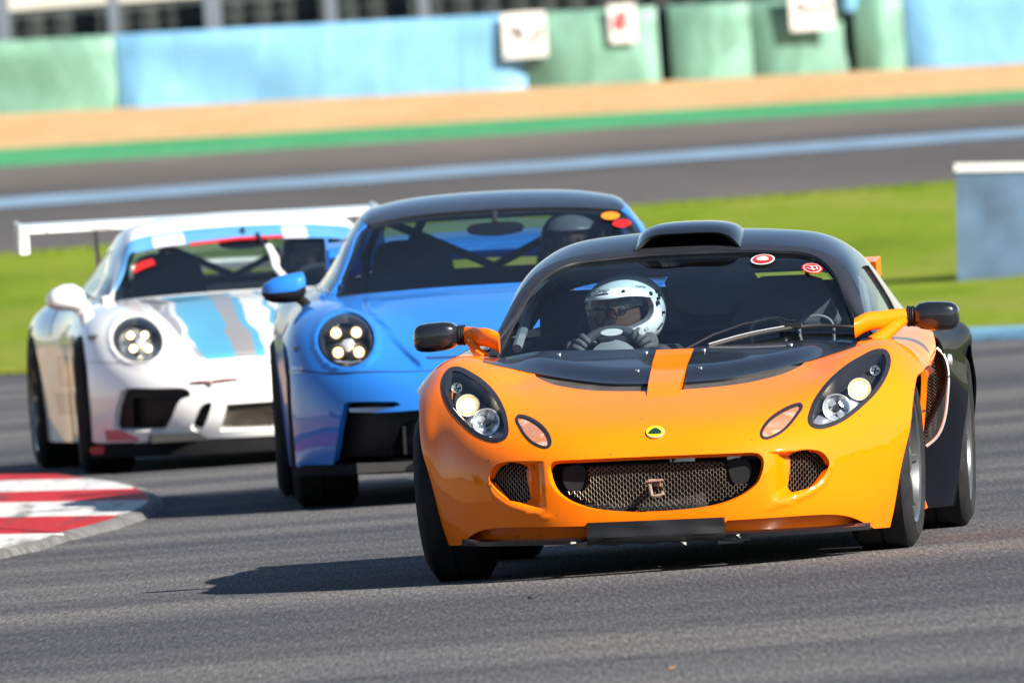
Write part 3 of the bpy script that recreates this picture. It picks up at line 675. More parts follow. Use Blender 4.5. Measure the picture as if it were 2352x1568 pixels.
# the bonnet opening: along the black panel edge, then the vent edge, to the centre
vt = I2(spline(vent_lo, 24)); pl = I2(spline(pan_lo, 30)); pl_out = [p for p in pl if p[0] > vt[-1][0]+.008]
cowl_half = [np.array((.72, T9)), np.array((.655, T9))]+[np.array(p) for p in pl_out[::-1]]+[np.array(p) for p in vt[::-1]]+[np.array((.062, vt[0][1]))]
rgt = half+cowl_half; lft = [np.array((-p[0], p[1])) for p in rgt[::-1]]
outer = [p for p in rgt if p[0] >= 0]+[p for p in lft if p[0] < 0]
holes = []
for H_ in (head, ind, intk): a = I2(H_); holes += [a, np.stack([-a[:, 0], a[:, 1]], 1)[::-1]]
holes.append(I2(gril))
lip_low = [(.577, .335), (.567, .30), (.535, .268), (.50, .248), (.45, .232), (.40, .217), (.35, .207), (.30, .205)]
LL = spline(lip_low, 60)
def clip_off(st, P):
    x, z = np.abs(P[:, 0]), P[:, 2]
    dlow = np.interp(x, LL[::-1, 0], LL[::-1, 1])                     # lower lip of the scoop
    d = .055*sstep(.372, .472, x)*sstep(0, .006, .3885-z)*sstep(0, .03, z-dlow)*(1-sstep(.482, .525, x))
    # rolled lips round the mouth
    m_ = .006*np.exp(-((z-(dlow-.012))/.012)**2)*sstep(.34, .42, x)*(1-sstep(.56, .60, x))
    dish = .010*np.exp(-(((x-.50)/.07)**2+((z-.655)/.03)**2))          # hollow between bonnet and wing
    return -d+m_-dish
chan = np.array([(.37, .215), (.47, .215), (.60, .27), (.60, .395), (.37, .395)]); cst = I2(chan)
clip = P_('front_clamshell', M['orange'], lot, LC, outer, holes=holes, res=.013, off=clip_off, lip=.03, refine=[(cst, .0065), (np.stack([-cst[:, 0], cst[:, 1]], 1)[::-1], .0065)])
# raised strip between the two bonnet vents
st_pts = [(.050, .560), (.054, .60), (.062, .66), (.069, .712)]
q = I2(st_pts); q[-1, 1] = T9
strip = [np.array((-p[0], p[1])) for p in q[::-1]]+list(q)
so_ = lambda st, P: -.006+.022*sstep(.560, .615, P[:, 2])
P_('bonnet_strip', M['orange'], lot, LC, strip[::-1], res=.012, off=so_, lip=.03)
# black vent panels with their mesh
pl2 = I2(spline(pan_lo, 40)); vp_out = list(pl2)+[np.array((.655, T9+.01)), np.array((.066, T9+.01))]
plz = spline(pan_lo, 60)
def vp_off(st, P):
    e = P[:, 2]-np.interp(np.abs(P[:, 0]), plz[:, 0], plz[:, 1]); k = 1-sstep(.45, .62, np.abs(P[:, 0]))
    return .002+k*(.022*sstep(-.002, .034, e)-.004)
for sg in (1, -1):
    V, F, N = panel(LC, vp_out, res=.012, off=vp_off, lip=.02, mirror=sg < 0); vp = mk('bonnet_vent_panel', V, F, M['black'], lot, N, roll=LR)
    for bxz in ((.108, .651), (.10, .703), (.40, .708)):
        p, nn = on(LC, [bxz], vp_off); mb = MB(); c = p[0]; rot = Vector((0, 0, 1)).rotation_difference(Vector(nn[0])).to_matrix()
        prof = [(0, .009), (.003, .008), (.005, .004), (.005, .0005)]; b_ = MB(); b_.lathe(prof, axis=2, n=12)
        b_.V = [tuple(np.array(rot @ Vector(v))+c) for v in b_.V]; b_ = b_ if sg > 0 else b_.mirror(); b_.build('bolt', M['bolt'], vp)
    vm = np.vstack([spline(vent_lo, 30), spline(pan_lo, 60)[spline(pan_lo, 60)[:, 0] < .47][::-1]+[0, .012]])
    V, F, N = panel(LC, I2(vm), res=.012, off=-.012, mirror=sg < 0); mk('vent_mesh', V, F, M['meshdark'], lot, N, roll=LR)
    # stub of bracket beside the strip
# valance in shade above the splitter
vz = [np.array(p) for p in I2([(-.70, .10), (.70, .10), (.70, .19), (-.70, .19)])]
P_('lower_valance', M['orange'], lot, LC, [np.array((x, .0)) for x in np.linspace(-.705, .705, 30)]+[np.array((x, .095)) for x in np.linspace(.705, -.705, 30)], res=.02, off=-.045)
# dark duct behind every opening
P_('intake_duct', M['inner'], lot, LC, [np.array((x, .06)) for x in np.linspace(-.62, .62, 20)]+[np.array((x, .47)) for x in np.linspace(.62, -.62, 20)], res=.03, off=-.16)
# grille and side intake lattice
gi = inset(gril, .004); gi = np.array([p for p in gi if not (abs(p[0]) > .245 and p[1] > .287)])      # the ends are open for the ducts
top_i = [i for i in range(len(gi)) if gi[i, 1] > .35]
gi = np.vstack([gi[top_i][np.argsort(gi[top_i][:, 0])], [(.245, .30), (.262, .288)], gi[[i for i in range(len(gi)) if gi[i, 1] < .30]][np.argsort(-gi[[i for i in range(len(gi)) if gi[i, 1] < .30]][:, 0])], [(-.262, .288), (-.245, .30)]])
V, F = hexmesh(LC, gi, .0215, .0108, .0021, -.062); gm_ = mk('grille_mesh', V, F, M['mesh'], lot, smooth=False, roll=LR); gm_['kind'] = 'stuff'
for sg in (1, -1):
    V, F = hexmesh(LC, inset(intk, -.030), .0175, .0105, .0021, -.055)
    if sg < 0: V = [(-v[0], v[1], v[2]) for v in V]
    q = mk('intake_mesh', V, F, M['mesh'], lot, smooth=False, roll=LR); q['kind'] = 'stuff'
# cooling duct mouths at both ends of the grille
for sg in (1, -1):
    mb = MB(); yy = -.735
    poly = loop_smooth([(.245, .362), (.30, .365), (.318, .34), (.315, .305), (.30, .285), (.27, .28), (.25, .30)], 24)
    mb.prism([(sg*x, z) for x, z in poly], yy, yy+.10, axis=1); mb.build('brake_duct', M['plastic'], lot, roll=LR, sharp=50)
mb = MB(); mb.box((0, -.655, .283), (.66, .03, .16)); mb.build('radiator', M['inner'], lot, smooth=False, roll=LR)
# towing eye on a strap
mb = MB(); mb.tube([(-.02, -.845, .308), (.024, -.845, .308), (.027, -.845, .262), (.005, -.845, .256), (-.012, -.845, .258), (-.02, -.845, .30)], .0065, 8, closed=True); mb.tube([(.005, -.84, .30), (.005, -.70, .29)], .012, 8)
mb.build('tow_eye', M['rust'], lot, roll=LR)
mb = MB(); mb.tube([(-.03, -.850, .304), (.03, -.851, .307)], .007, 6, flat=.6); mb.build('tow_strap', plain('faded_red_strap', (.22, .10, .08), rough=.8), lot, roll=LR)
# nose badge
c0, n0 = on(LC, [(0, .4665)], .001); b0 = MB(); pts = loop_smooth([(.030*cos(a), .0165*sin(a)) for a in np.linspace(0, 2*pi, 16, endpoint=False)], 40)
zax = Vector(n0[0]); xax = Vector((1, 0, 0)); yax = zax.cross(xax).normalized(); fl = yax.z
def on_plane(pts, h, kx=1., ky=2.0): return [tuple(np.array(c0[0])+np.array(xax)*p[0]*kx+np.array(yax)*p[1]*ky+np.array(zax)*h) for p in pts]
def disc(pts, h, name, mat, par):
    n_ = len(pts); V = on_plane(pts, h)+on_plane(pts, 0)
    return mk(name, V, [tuple(range(n_))]+[(i, n_+i, n_+(i+1) % n_, (i+1) % n_) for i in range(n_)], mat, par, smooth=False, roll=LR if par is lot else 0)
bd = disc(pts*[1.06, 1.08], .003, 'badge', M['silver'], lot); disc(pts, .005, 'badge_field', M['yellow'], bd)
tri = loop_smooth([(-.022, -.007), (0, -.009), (.022, -.007), (.016, .003), (0, .010), (-.016, .003)], 36); disc(tri, .007, 'badge_triangle', M['green_en'], bd)
# --- lamps
def lamp_unit(sg):
    V, F, N = panel(LC, I2(inset(head, -.001)), [I2(inset(head, .014))], res=.01, off=.0015, lip=.02, hole_lip=.05, mirror=sg < 0)
    h_ = mk('headlight', V, F, M['pillar'], lot, N, roll=LR); h_['label'] = 'teardrop headlight with lit outer lamp'
    V, F, N = panel(LC, I2(inset(head, .008)), res=.016, off=-.065, mirror=sg < 0); mk('lamp_housing', V, F, M['lampbowl'], h_, N)
    def lamp(x, z, r, lit, deep=.02):
        p, nn = on(LC, [(x, z)], -.032); c = p[0]; ax_ = Vector((nn[0][0]*.25, -1, nn[0][2]*.2)).normalized(); rot = Vector((0, 0, 1)).rotation_difference(ax_).to_matrix()
        def put(prof, name, mat, n_=28, par=h_, sharp=40):
            b_ = MB(); b_.lathe(prof, axis=2, n=n_); b_.V = [tuple(np.array(rot @ Vector(v))+c) for v in b_.V]; b_ = b_ if sg > 0 else b_.mirror(); return b_.build(name, mat, par, sharp=sharp)
        put([(-.05, r*1.12), (-.004, r*1.13), (.004, r*1.08), (.003, r*1.0), (-.02, r*.98)], 'lamp_ring', M['chrome'])
        put([(.0, r*.99), (-.012, r*.85), (-.028, r*.55), (-.034, r*.2), (-.034, .001)], 'reflector', M['chrome'] if not lit else M['chrome'])
        put([(-.034, r*.22), (-.008, r*.22), (.0, r*.15), (.0, .0005)], 'bulb_cap', M['pillar'] if not lit else M['hot'], 16)
        if lit: put([(-.006, r*.94), (-.003, r*.78)], 'glare_ring', M['halo'], 18); put([(-.003, r*.79), (.001, r*.60)], 'lit_rim', M['warm'], 18); put([(.001, r*.61), (.004, r*.45), (.007, r*.2), (.0075, .0005)], 'lit_lens', M['hot'])
        else:
            for k in range(4):
                a = 2*pi*k/4+.7; b_ = MB(); b_.box((r*.60*cos(a), r*.60*sin(a), -.020), (r*.55, r*.5, .012), Matrix.Rotation(a, 3, 'Z') @ Matrix.Rotation(.45*(-1)**k, 3, 'Y')); b_.V = [tuple(np.array(rot @ Vector(v))+c) for v in b_.V]; b_ = b_ if sg > 0 else b_.mirror(); b_.build('reflector_facet', M['chrome'], h_)
    lamp(.679, .602, .036, True); lamp(.606, .545, .043, False); lamp(.722, .664, .016, False)
    V, F, N = panel(LC, I2(inset(head, .013)), res=.012, off=-.002, mirror=sg < 0); mk('lens_cover', V, F, M['lampglass'], h_, N)
    # indicator
    V, F, N = panel(LC, I2(inset(ind, -.001)), [I2(inset(ind, .008))], res=.008, off=.0015, lip=.015, hole_lip=.02, mirror=sg < 0); i_ = mk('indicator', V, F, M['pillar'], lot, N, roll=LR)
    V, F, N = panel(LC, I2(inset(ind, .007)), res=.010, off=-.004, mirror=sg < 0); mk('indicator_lens', V, F, M['amber'], i_, N)
for sg in (1, -1): lamp_unit(sg)
# --- splitter and taped skid board
def low_y(x): return float(on(LC, [(x, .125)])[0][0][1])
xs = np.linspace(-.695, .695, 40); R_ = []
for x in xs:
    k = 1-abs(x)/.72; y = low_y(x); fwd = .048*min(1, k*5); R_.append([(x, y+.10, .120), (x, y-fwd*.6, .127), (x, y-fwd-.010, .118), (x, y-fwd-.004, .104), (x, y+.10, .100)])
mb = MB(); mb.rings(R_); mb.build('splitter', M['black'], lot, roll=LR, sharp=45)
nx_, nz_ = 28, 9; V = []; F = []
for j in range(nz_+1):
    for i in range(nx_+1):
        x = -.235+.463*i/nx_; z = .098+.077*j/nz_; V.append((x, -.868+.25*x*x+.0016*sin(i*.7+j*.3)+.001*sin(j*.9+i*.35)+(.010 if j == 0 else 0)-.008*math.exp(-((z-.125)/.01)**2), z+.003*sin(i*.9)*(j == 0)))
F = [(j*(nx_+1)+i, j*(nx_+1)+i+1, (j+1)*(nx_+1)+i+1, (j+1)*(nx_+1)+i) for j in range(nz_) for i in range(nx_)]
k = len(V); V += [(v[0], -.78, v[2]) for v in V[:k]]; n1 = nx_+1
F += [(k+j*n1+i, k+(j+1)*n1+i, k+(j+1)*n1+i+1, k+j*n1+i+1) for j in range(nz_) for i in range(nx_)]
F += [(nz_*n1+i, nz_*n1+i+1, k+nz_*n1+i+1, k+nz_*n1+i) for i in range(nx_)]+[(i, k+i, k+i+1, i+1) for i in range(nx_)]+[(j*n1, (j+1)*n1, k+(j+1)*n1, k+j*n1) for j in range(nz_)]+[(j*n1+nx_, k+j*n1+nx_, k+(j+1)*n1+nx_, (j+1)*n1+nx_) for j in range(nz_)]
mk('skid_board', V, F, M['tape'], lot, roll=LR, sharp=50)
for (x, z, s_, mat) in ((-.285, .110, .022, 'whitevinyl'), (-.262, .102, .05, 'tape'), (.25, .100, .07, 'tape'), (.29, .106, .05, 'tape'), (.09, .099, .016, 'whitevinyl'), (.275, .114, .014, 'whitevinyl')):
    V = [(x+(random.random()-.5)*s_*1.6, -.876+.25*x*x+random.uniform(-.004, .002), z+(random.random()-.5)*s_*.55) for _ in range(3)]+[(x+s_*.5, -.874+.25*x*x, z-.012), (x-s_*.6, -.874+.25*x*x, z)]
    c_ = np.mean(V, 0); V = sorted(V, key=lambda v: atan2(v[2]-c_[2], v[0]-c_[0])); mk('torn_tape', V+[tuple(np.array(v)+(0, .004, 0)) for v in V], [(0, 1, 2, 3, 4), (9, 8, 7, 6, 5)]+[(i, 5+i, 5+(i+1) % 5, (i+1) % 5) for i in range(5)], M[mat], lot, smooth=False, roll=LR)
# --- canopy: windscreen, roof, side windows
tkC = [0, .28, .56, .84, .98, 1.22, 1.62, 2.08]
CN = column_net({
 0: [(.36, .712), (.62, .838), (.89, .955), (1.15, 1.047), (1.27, 1.078), (1.5, 1.115), (1.9, 1.09), (2.35, .98)],
 .17: [(.365, .712), (.625, .838), (.89, .953), (1.15, 1.044), (1.26, 1.075), (1.5, 1.112), (1.9, 1.087), (2.35, .975)],
 .33: [(.385, .713), (.64, .835), (.89, .948), (1.115, 1.035), (1.24, 1.067), (1.48, 1.102), (1.9, 1.075), (2.35, .965)],
 .45: [(.41, .714), (.64, .822), (.86, .93), (1.05, 1.012), (1.19, 1.045), (1.46, 1.08), (1.9, 1.055), (2.35, .95)],
 .53: [(.435, .715), (.62, .803), (.79, .89), (.93, .962), (1.1, 1.005), (1.42, 1.037), (1.9, 1.02), (2.35, .93)],
 .58: [(.45, .716), (.58, .778), (.70, .84), (.80, .893), (1.0, .95), (1.40, .985), (1.9, .972), (2.35, .90)],
 .62: [(.47, .717), (.55, .754), (.62, .79), (.70, .825), (.92, .88), (1.38, .92), (1.9, .912), (2.35, .86)],
 .66: [(.49, .717), (.53, .735), (.58, .752), (.65, .775), (.86, .81), (1.35, .845), (1.9, .845), (2.35, .81)],
 .70: [(.50, .705), (.53, .713), (.57, .722), (.65, .733), (.85, .745), (1.33, .765), (1.9, .77), (2.35, .75)]}, tkC)
CN.inv_t1 = 1.2
gl = [(.628, .722), (.60, .79), (.565, .87), (.535, .928), (.49, .984), (.43, 1.018), (.32, 1.034), (.17, 1.043), (0, 1.045)]
gs = CN.inv(spline(gl, 50)); glass_half = [np.array((x, .012)) for x in np.linspace(0, .60, 12)]+list(gs)
gp = [p for p in glass_half]+[np.array((-p[0], p[1])) for p in glass_half[::-1] if p[0] > .002]
sw = [np.array(p) for p in ((.676, .60), (.655, .72), (.617, .86), (.592, 1.0), (.588, 1.15), (.592, 1.36), (.66, 1.38), (.685, 1.36), (.685, .9))]
swl = [np.array((-p[0], p[1])) for p in sw[::-1]]
co = [np.array((x, -.01)) for x in np.linspace(-.70, .70, 30)]+[np.array((.70, t)) for t in np.linspace(.1, 2.08, 20)]+[np.array((x, 2.08)) for x in np.linspace(.68, -.68, 20)]+[np.array((-.70, t)) for t in np.linspace(2.08, .1, 20)]
hdr = lambda st, P: .006*sstep(0, .016, st[:, 1]-np.interp(np.abs(st[:, 0]), [0, .17, .33, .45, .53, .58, .64], [.885, .885, .885, .895, .90, .90, .90]))
roofp = P_('roof_and_pillars', M['black'], lot, CN, co, holes=[gp, sw, swl], res=.02, lip=.018, off=hdr)
ws = P_('windscreen', M['screen'], lot, CN, [p for p in gp], res=.025, off=-.006)
edge = [p for p in CN.pos(np.array(gs), .001)]; edge = edge+[np.array((-p[0], p[1], p[2])) for p in edge[::-1]]
mb = MB(); mb.tube(edge, .0045, 6); mb.build('windscreen_seal', M['pillar'], lot, roll=LR)
for q in (sw, swl): P_('side_window', M['screen_dark'], lot, CN, q, res=.025, off=-.005)
# satin pillar and header band round the glass
band = [CN.inv(spline([(x*1.0, z) for x, z in gl], 50)), CN.inv(spline([(.660, .722), (.637, .79), (.605, .87), (.574, .93), (.525, .993), (.445, 1.034), (.325, 1.052), (.17, 1.061), (0, 1.063)], 50))]
bp = list(band[1])+[np.array((-p[0], p[1])) for p in band[1][::-1][1:]]; bi = list(band[0])+[np.array((-p[0], p[1])) for p in band[0][::-1][1:]]
P_('windscreen_surround', M['pillar'], lot, CN, bp+bi[::-1], res=.014, off=.0085, lip=.008)
# sun strip along the top of the glass, stickers
V, F, N = panel(CN, [p for p in bi if p[1] > .74][::1]+[np.array((p[0], p[1]-.055)) for p in bi[::-1] if p[1] > .74], res=.02, off=-.014)
mk('sun_strip', V, F, glass('tinted_strip', (.55, .68, .72), 1.3), ws, N)
def sticker(S, cxz, rx, rz, rings_, par, off=.003, ax=(0, 2), rot=0.):
    base_ = None
    for k, (s_, mat) in enumerate(rings_):
        a = np.linspace(0, 2*pi, 30, endpoint=False); pp = np.stack([cxz[0]+rx*s_*np.cos(a)*cos(rot)-rz*s_*np.sin(a)*sin(rot), cxz[1]+rx*s_*np.cos(a)*sin(rot)+rz*s_*np.sin(a)*cos(rot)], 1)
        V, F, N = panel(S, S.inv(pp, ax), res=.02, off=off+.0012*k); o_ = mk('sticker' if k == 0 else 'sticker_print', V, F, mat, par if base_ is None else base_, N); base_ = base_ or o_
    return base_
s1 = sticker(CN, (.264, 1.013), .042, .017, [(1, M['whitevinyl']), (.86, M['red'])], ws)
p_ = loop_smooth([(.242, 1.014), (.258, 1.0205), (.275, 1.020), (.285, 1.010), (.270, 1.0065), (.25, 1.008)], 24)
V, F, N = panel(CN, CN.inv(p_), res=.02, off=.0065); mk('sticker_print', V, F, M['whitevinyl'], s1, N)
s2 = sticker(CN, (.442, .976), .038, .0165, [(1, M['red']), (.86, plain('pink_print', (.85, .45, .42))), (.74, M['red'])], ws, rot=-.18)
mb = MB()
for pts in ([(.425, .981), (.455, .978), (.462, .969)], [(.438, .979), (.447, .968), (.46, .970)], [(.424, .974), (.45, .966)]):
    P3, N3 = on(CN, pts, .008); mb.tube(list(P3), .0028, 5, flat=.4)
mb.build('sticker_print', M['whitevinyl'], s2)
V, F, N = panel(CN, CN.inv([(.518, .729), (.600, .727), (.602, .736), (.522, .739)]), res=.02, off=-.008); mk('sticker', V, F, M['whitevinyl'], ws, N)
# --- roof scoop
R_ = []
for y, pts in ((1.17, [(.186, 1.060), (.150, 1.100), (.115, 1.114), (.06, 1.118), (0, 1.1185)]), (1.21, [(.190, 1.062), (.158, 1.112), (.12, 1.130), (.06, 1.136), (0, 1.137)]), (1.32, [(.194, 1.072), (.168, 1.125), (.122, 1.146), (.06, 1.153), (0, 1.154)]),
               (1.5, [(.196, 1.08), (.170, 1.128), (.118, 1.150), (.06, 1.156), (0, 1.157)]), (1.85, [(.18, 1.06), (.15, 1.11), (.10, 1.132), (.05, 1.137), (0, 1.138)]), (2.3, [(.15, .95), (.12, .99), (.08, 1.005), (.04, 1.01), (0, 1.01)])):
    h_ = spline(pts, 16); ring = [(x-.006, y, z) for x, z in h_]+[(-x-.006, y, z) for x, z in h_[::-1][1:]]; R_.append(ring)
mb = MB(); mb.rings(R_, cap=False, closed=False); sc = mb.build('roof_scoop', M['black'], lot, roll=LR, sharp=50)
inner_ = [[(p[0]*.86, p[1]+.012+dy, 1.075+(p[2]-1.060)*k) for p in R_[0]] for dy, k in ((0, .68), (.25, .6))]
mb = MB(); mb.rings([R_[0], inner_[0], inner_[1]], cap=False, closed=False); mb.build('scoop_mouth', M['inner'], sc, sharp=40)
mb = MB(); mb.box((-.006, 1.42, 1.09), (.24, .02, .06)); mb.build('scoop_throat', M['inner'], sc)
# --- doors, sills, rear quarters
def sidenet(st_): ys = sorted(st_); return Net([[(st_[y][r][0], y, st_[y][r][1]) for y in ys] for r in range(len(st_[ys[0]]))], ys, np.linspace(0, .9, len(st_[ys[0]])))
SD = sidenet({.30: [(.79, .12), (.83, .30), (.855, .45), (.862, .56), (.855, .63), (.80, .70), (.70, .72)], .55: [(.78, .12), (.79, .28), (.81, .43), (.845, .57), (.858, .645), (.81, .71), (.70, .725)],
              .85: [(.78, .12), (.77, .28), (.775, .43), (.825, .58), (.855, .66), (.81, .72), (.695, .74)], 1.15: [(.78, .12), (.755, .28), (.755, .43), (.81, .59), (.848, .68), (.81, .733), (.69, .755)], 1.42: [(.78, .12), (.74, .28), (.735, .43), (.755, .58), (.82, .70), (.80, .745), (.685, .765)]})
so1 = [np.array((y, 0)) for y in np.linspace(.34, 1.42, 14)]+[np.array((1.42, t)) for t in np.linspace(.05, .85, 8)]+[np.array((y, .9)) for y in np.linspace(1.42, .30, 14)]+[np.array((.30, .72)), np.array((.33, .5)), np.array((.35, .3))]
RQ = sidenet({1.40: [(.67, .11), (.68, .24), (.775, .375), (.866, .55), (.862, .64), (.83, .72), (.66, .775)], 1.56: [(.70, .11), (.72, .24), (.79, .385), (.868, .54), (.865, .635), (.83, .725), (.63, .785)], 1.78: [(.80, .11), (.825, .24), (.860, .40), (.89, .53), (.876, .63), (.832, .733), (.59, .80)],
              2.0: [(.84, .11), (.87, .24), (.895, .40), (.905, .52), (.888, .63), (.84, .735), (.55, .81)], 2.3: [(.84, .11), (.88, .24), (.905, .40), (.915, .52), (.898, .64), (.85, .745), (.5, .81)],
              2.65: [(.82, .14), (.86, .26), (.885, .40), (.89, .54), (.875, .66), (.82, .76), (.45, .80)], 2.95: [(.72, .22), (.76, .32), (.79, .42), (.79, .54), (.77, .66), (.72, .75), (.40, .78)]})
ro = [np.array((y, 0)) for y in np.linspace(1.40, 2.95, 18)]+[np.array((2.95, t)) for t in np.linspace(.05, .85, 8)]+[np.array((y, .9)) for y in np.linspace(2.95, 1.40, 18)]+[np.array((1.40, t)) for t in np.linspace(.85, .05, 10)]
def arch_cut(S, cy, cz, r):
    a = np.linspace(radians(-40), radians(220), 46); pts = [(cy+r*cos(t), max(cz+r*sin(t), .10)) for t in a]; return S.inv(pts, (1, 2))
ac = arch_cut(RQ, 2.3, .317, .352); k_lo = [p for p in ac if p[1] > .0]
ro2 = [p for p in ro if not (p[1] == 0 and 1.98 < p[0] < 2.62)]
i0 = next(i for i, p in enumerate(ro2) if p[1] == 0 and p[0] > 2.6)
ro2 = ro2[:i0]+[np.array((p[0], max(p[1], .004))) for p in k_lo[::-1]]+ro2[i0:]
for sg in (1, -1):
    V, F, N = panel(SD, so1, res=.03, lip=.02, mirror=sg < 0); dr = mk('door', V, F, M['orange'], lot, N, roll=LR)
    V, F, N = panel(RQ, ro2, res=.03, lip=.008, mirror=sg < 0); rq = mk('rear_quarter', V, F, M['flank'], lot, N, roll=LR)
    # side scoop mouth with mesh and bright edge
    sil = spline([(.835, .676), (.852, .66), (.866, .631), (.872, .592), (.867, .513), (.85, .42), (.821, .364), (.785, .335)], 40)
    pth = [(sg*x, 1.405, z) for x, z in sil]; mb = MB(); mb.tube(pth, .0055, 6); mb.build('scoop_edge', M['silver'], rq)
    poly = [(sg*x, z) for x, z in sil]+[(sg*.73, .34), (sg*.725, .50), (sg*.745, .60), (sg*.80, .69)]
    if sg < 0: poly = poly[::-1]
    V = [(p[0], 1.46, p[1]) for p in poly]; mk('scoop_mesh', V, [tuple(range(len(V)))], M['inner'], rq, smooth=False)
    px = np.array(poly); segs = MB(); x0, z0 = px.min(0); x1, z1 = px.max(0)
    for zz in np.arange(z0, z1, .0125):
        for xx in np.arange(x0, x1, .02):
            pq = np.array([(xx, zz), (xx+.02, zz), (xx+.01, zz+.0125)])
            if inside(pq, px).all(): segs.tube([(pq[0][0], 1.42, pq[0][1]), (pq[2][0], 1.42, pq[2][1]), (pq[1][0], 1.42, pq[1][1])], .0018, 3, cap=False)
    q = segs.build('scoop_lattice', M['meshdark'], rq); q['kind'] = 'stuff'
    mb = MB(); mb.lathe([(0, .022), (.012, .02), (.016, .0005)], c=(0, 0, 0), axis=0, n=16); mb.V = [(sg*(v[0]+.872), v[1]+1.44, v[2]+.632) for v in mb.V]; mb.build('filler_cap', M['chrome'], rq)
# deck, tail, floor
mb = MB(); mb.rings([[(x, y, z) for x in np.linspace(-w_, w_, 13) for z in [z0-.10*(x/w_)**4*0]] for y, w_, z0 in ((1.4, .66, .775), (1.7, .60, .80), (2.0, .56, .812), (2.3, .51, .812), (2.65, .46, .80), (2.95, .41, .78))], cap=False, closed=False); mb.build('engine_cover', M['black'], lot, roll=LR)
mb = MB(); mb.rings([[(x, 2.95+.06*cos(x*1.8), z) for x in np.linspace(-.79, .79, 15)] for z in (.22, .4, .6, .78)], cap=False, closed=False); mb.build('tail_panel', M['black'], lot, roll=LR)
mb = MB(); mb.box((0, 1.30, .125), (1.0, 3.0, .03)); mb.build('undertray', M['inner'], lot, roll=LR)
for sg in (1, -1):
    mb = MB(); mb.lathe([(-.10, .36), (.10, .36)], axis=0, n=40); mb.V = [(v[0]+sg*.62, v[1], v[2]+.30) for v in mb.V if True]; mb.F = [f for f in mb.F if np.mean([mb.V[i][2] for i in f]) > .2]; mb.build('wheel_liner', M['inner'], lot, roll=LR)
    mb = MB(); mb.box((sg*.50, .05, .35), (.02, .75, .45)); mb.build('inner_arch', M['inner'], lot, roll=LR); mb = MB(); mb.box((sg*.50, 2.3, .4), (.02, .8, .5)); mb.build('inner_arch', M['inner'], lot, roll=LR)
# rear wing
mb = MB(); R_ = []
for x in np.linspace(-.545, .545, 30):
    R_.append([(x, 2.62+.02*abs(x), .965-.02*(abs(x)/.6)**2), (x, 2.70, .985-.02*(abs(x)/.6)**2), (x, 2.86, .99), (x, 2.88, .985), (x, 2.72, .962-.02*(abs(x)/.6)**2)])
mb.rings(R_); rw = mb.build('rear_wing', M['orange'], lot, roll=LR, sharp=40)
for sg in (1, -1):
    mb = MB(); poly = [(2.60, .975), (2.9, .99), (2.9, .93), (2.74, .89), (2.64, .91)]; mb.prism(poly, sg*.545, sg*.56, axis=0); mb.build('end_plate', M['orange'], rw, smooth=False)
    mb = MB(); mb.prism([(2.68, .97), (2.78, .97), (2.82, .79), (2.68, .79)], sg*.30, sg*.315, axis=0); mb.build('wing_strut', M['black'], rw, smooth=False)
# mirrors (the far one is folded in a little)
def foldm(b): b.V = [(v[0]+.04*float(sstep(.66, .80, np.array([abs(v[0])]))[0]), v[1], v[2]) for v in b.V]; return b
for sg in (1, -1):
    A_ = spline([(.615, .43, .772), (.655, .46, .792), (.70, .50, .796), (.745, .56, .802), (.790, .60, .803)], 12); R_ = []
    for i, c in enumerate(A_):
        u = i/11; hz = .035-.007*u; hy = .034; q = [c+np.array((.0, hy*cos(t), hz*sin(t)))*1.0 for t in np.linspace(0, 2*pi, 14, endpoint=False)]; R_.append(q)
    mb = MB(); mb.rings(R_); mb.tube([(.672, .45, .718), (.70, .47, .735), (.74, .53, .768), (.775, .58, .792)], [.026, .026, .023, .018], 10)
    if sg < 0: mb = foldm(mb.mirror())
    mr = mb.build('mirror_arm', M['orange'], lot, roll=LR)
    mb = MB(); mb.lathe([(.786, .036), (.792, .037), (.795, .033), (.799, .037), (.802, .033), (.806, .037), (.812, .034)], c=(0, .60, .803), axis=0, n=20)
    if sg < 0: mb = foldm(mb.mirror())
    mb.build('mirror_gaiter', M['plastic'], mr)
    R_ = []
    for x, hz, hy, cz in ((.808, .026, .03, .803), (.816, .034, .05, .803), (.832, .045, .062, .803), (.86, .050, .068, .802), (.91, .051, .068, .799), (.94, .048, .064, .798), (.955, .041, .055, .797), (.963, .030, .04, .797), (.966, .012, .02, .797)):
        a = np.linspace(0, 2*pi, 28, endpoint=False); e = .55
        R_.append([(x, .61+hy*np.sign(cos(t))*abs(cos(t))**e, cz+hz*np.sign(sin(t))*abs(sin(t))**e) for t in a])
    mb = MB(); mb.rings(R_)
    if sg < 0: mb = foldm(mb.mirror())
    mb.build('mirror_housing', M['black'], mr, sharp=60)
# wiper
def on_glass(pts, off): return [tuple(p) for p in on(CN, pts, off)[0]]
mb = MB(); A_ = np.array(on_glass([(.030, .716), (.123, .752), (.221, .783), (.342, .802), (.371, .789), (.40, .786)], .02)); A_[0, 2] -= .01
mb.tube(list(A_), [.007, .006, .005, .0045, .0045, .006], 6, flat=.7); wp = mb.build('wiper', M['pillar'], lot, roll=LR)
mb = MB(); mb.tube(on_glass([(p[0], p[1]) for p in spline([(.112, .719), (.245, .750), (.364, .767), (.432, .773), (.557, .768), (.655, .757)], 24)], .012), .0055, 6, flat=1.3); mb.build('wiper_blade', M['plastic'], wp)
mb = MB(); mb.tube(on_glass([(p[0], p[1]+.004) for p in spline([(.112, .719), (.245, .750), (.364, .767)], 14)], .019), .0022, 5); mb.build('wiper_spine', M['silver'], wp)
mb = MB(); c = np.array(on_glass([(.385, .776)], .016)[0]); mb.box(c, (.075, .03, .018)); mb.build('wiper_clip', M['plastic'], wp)
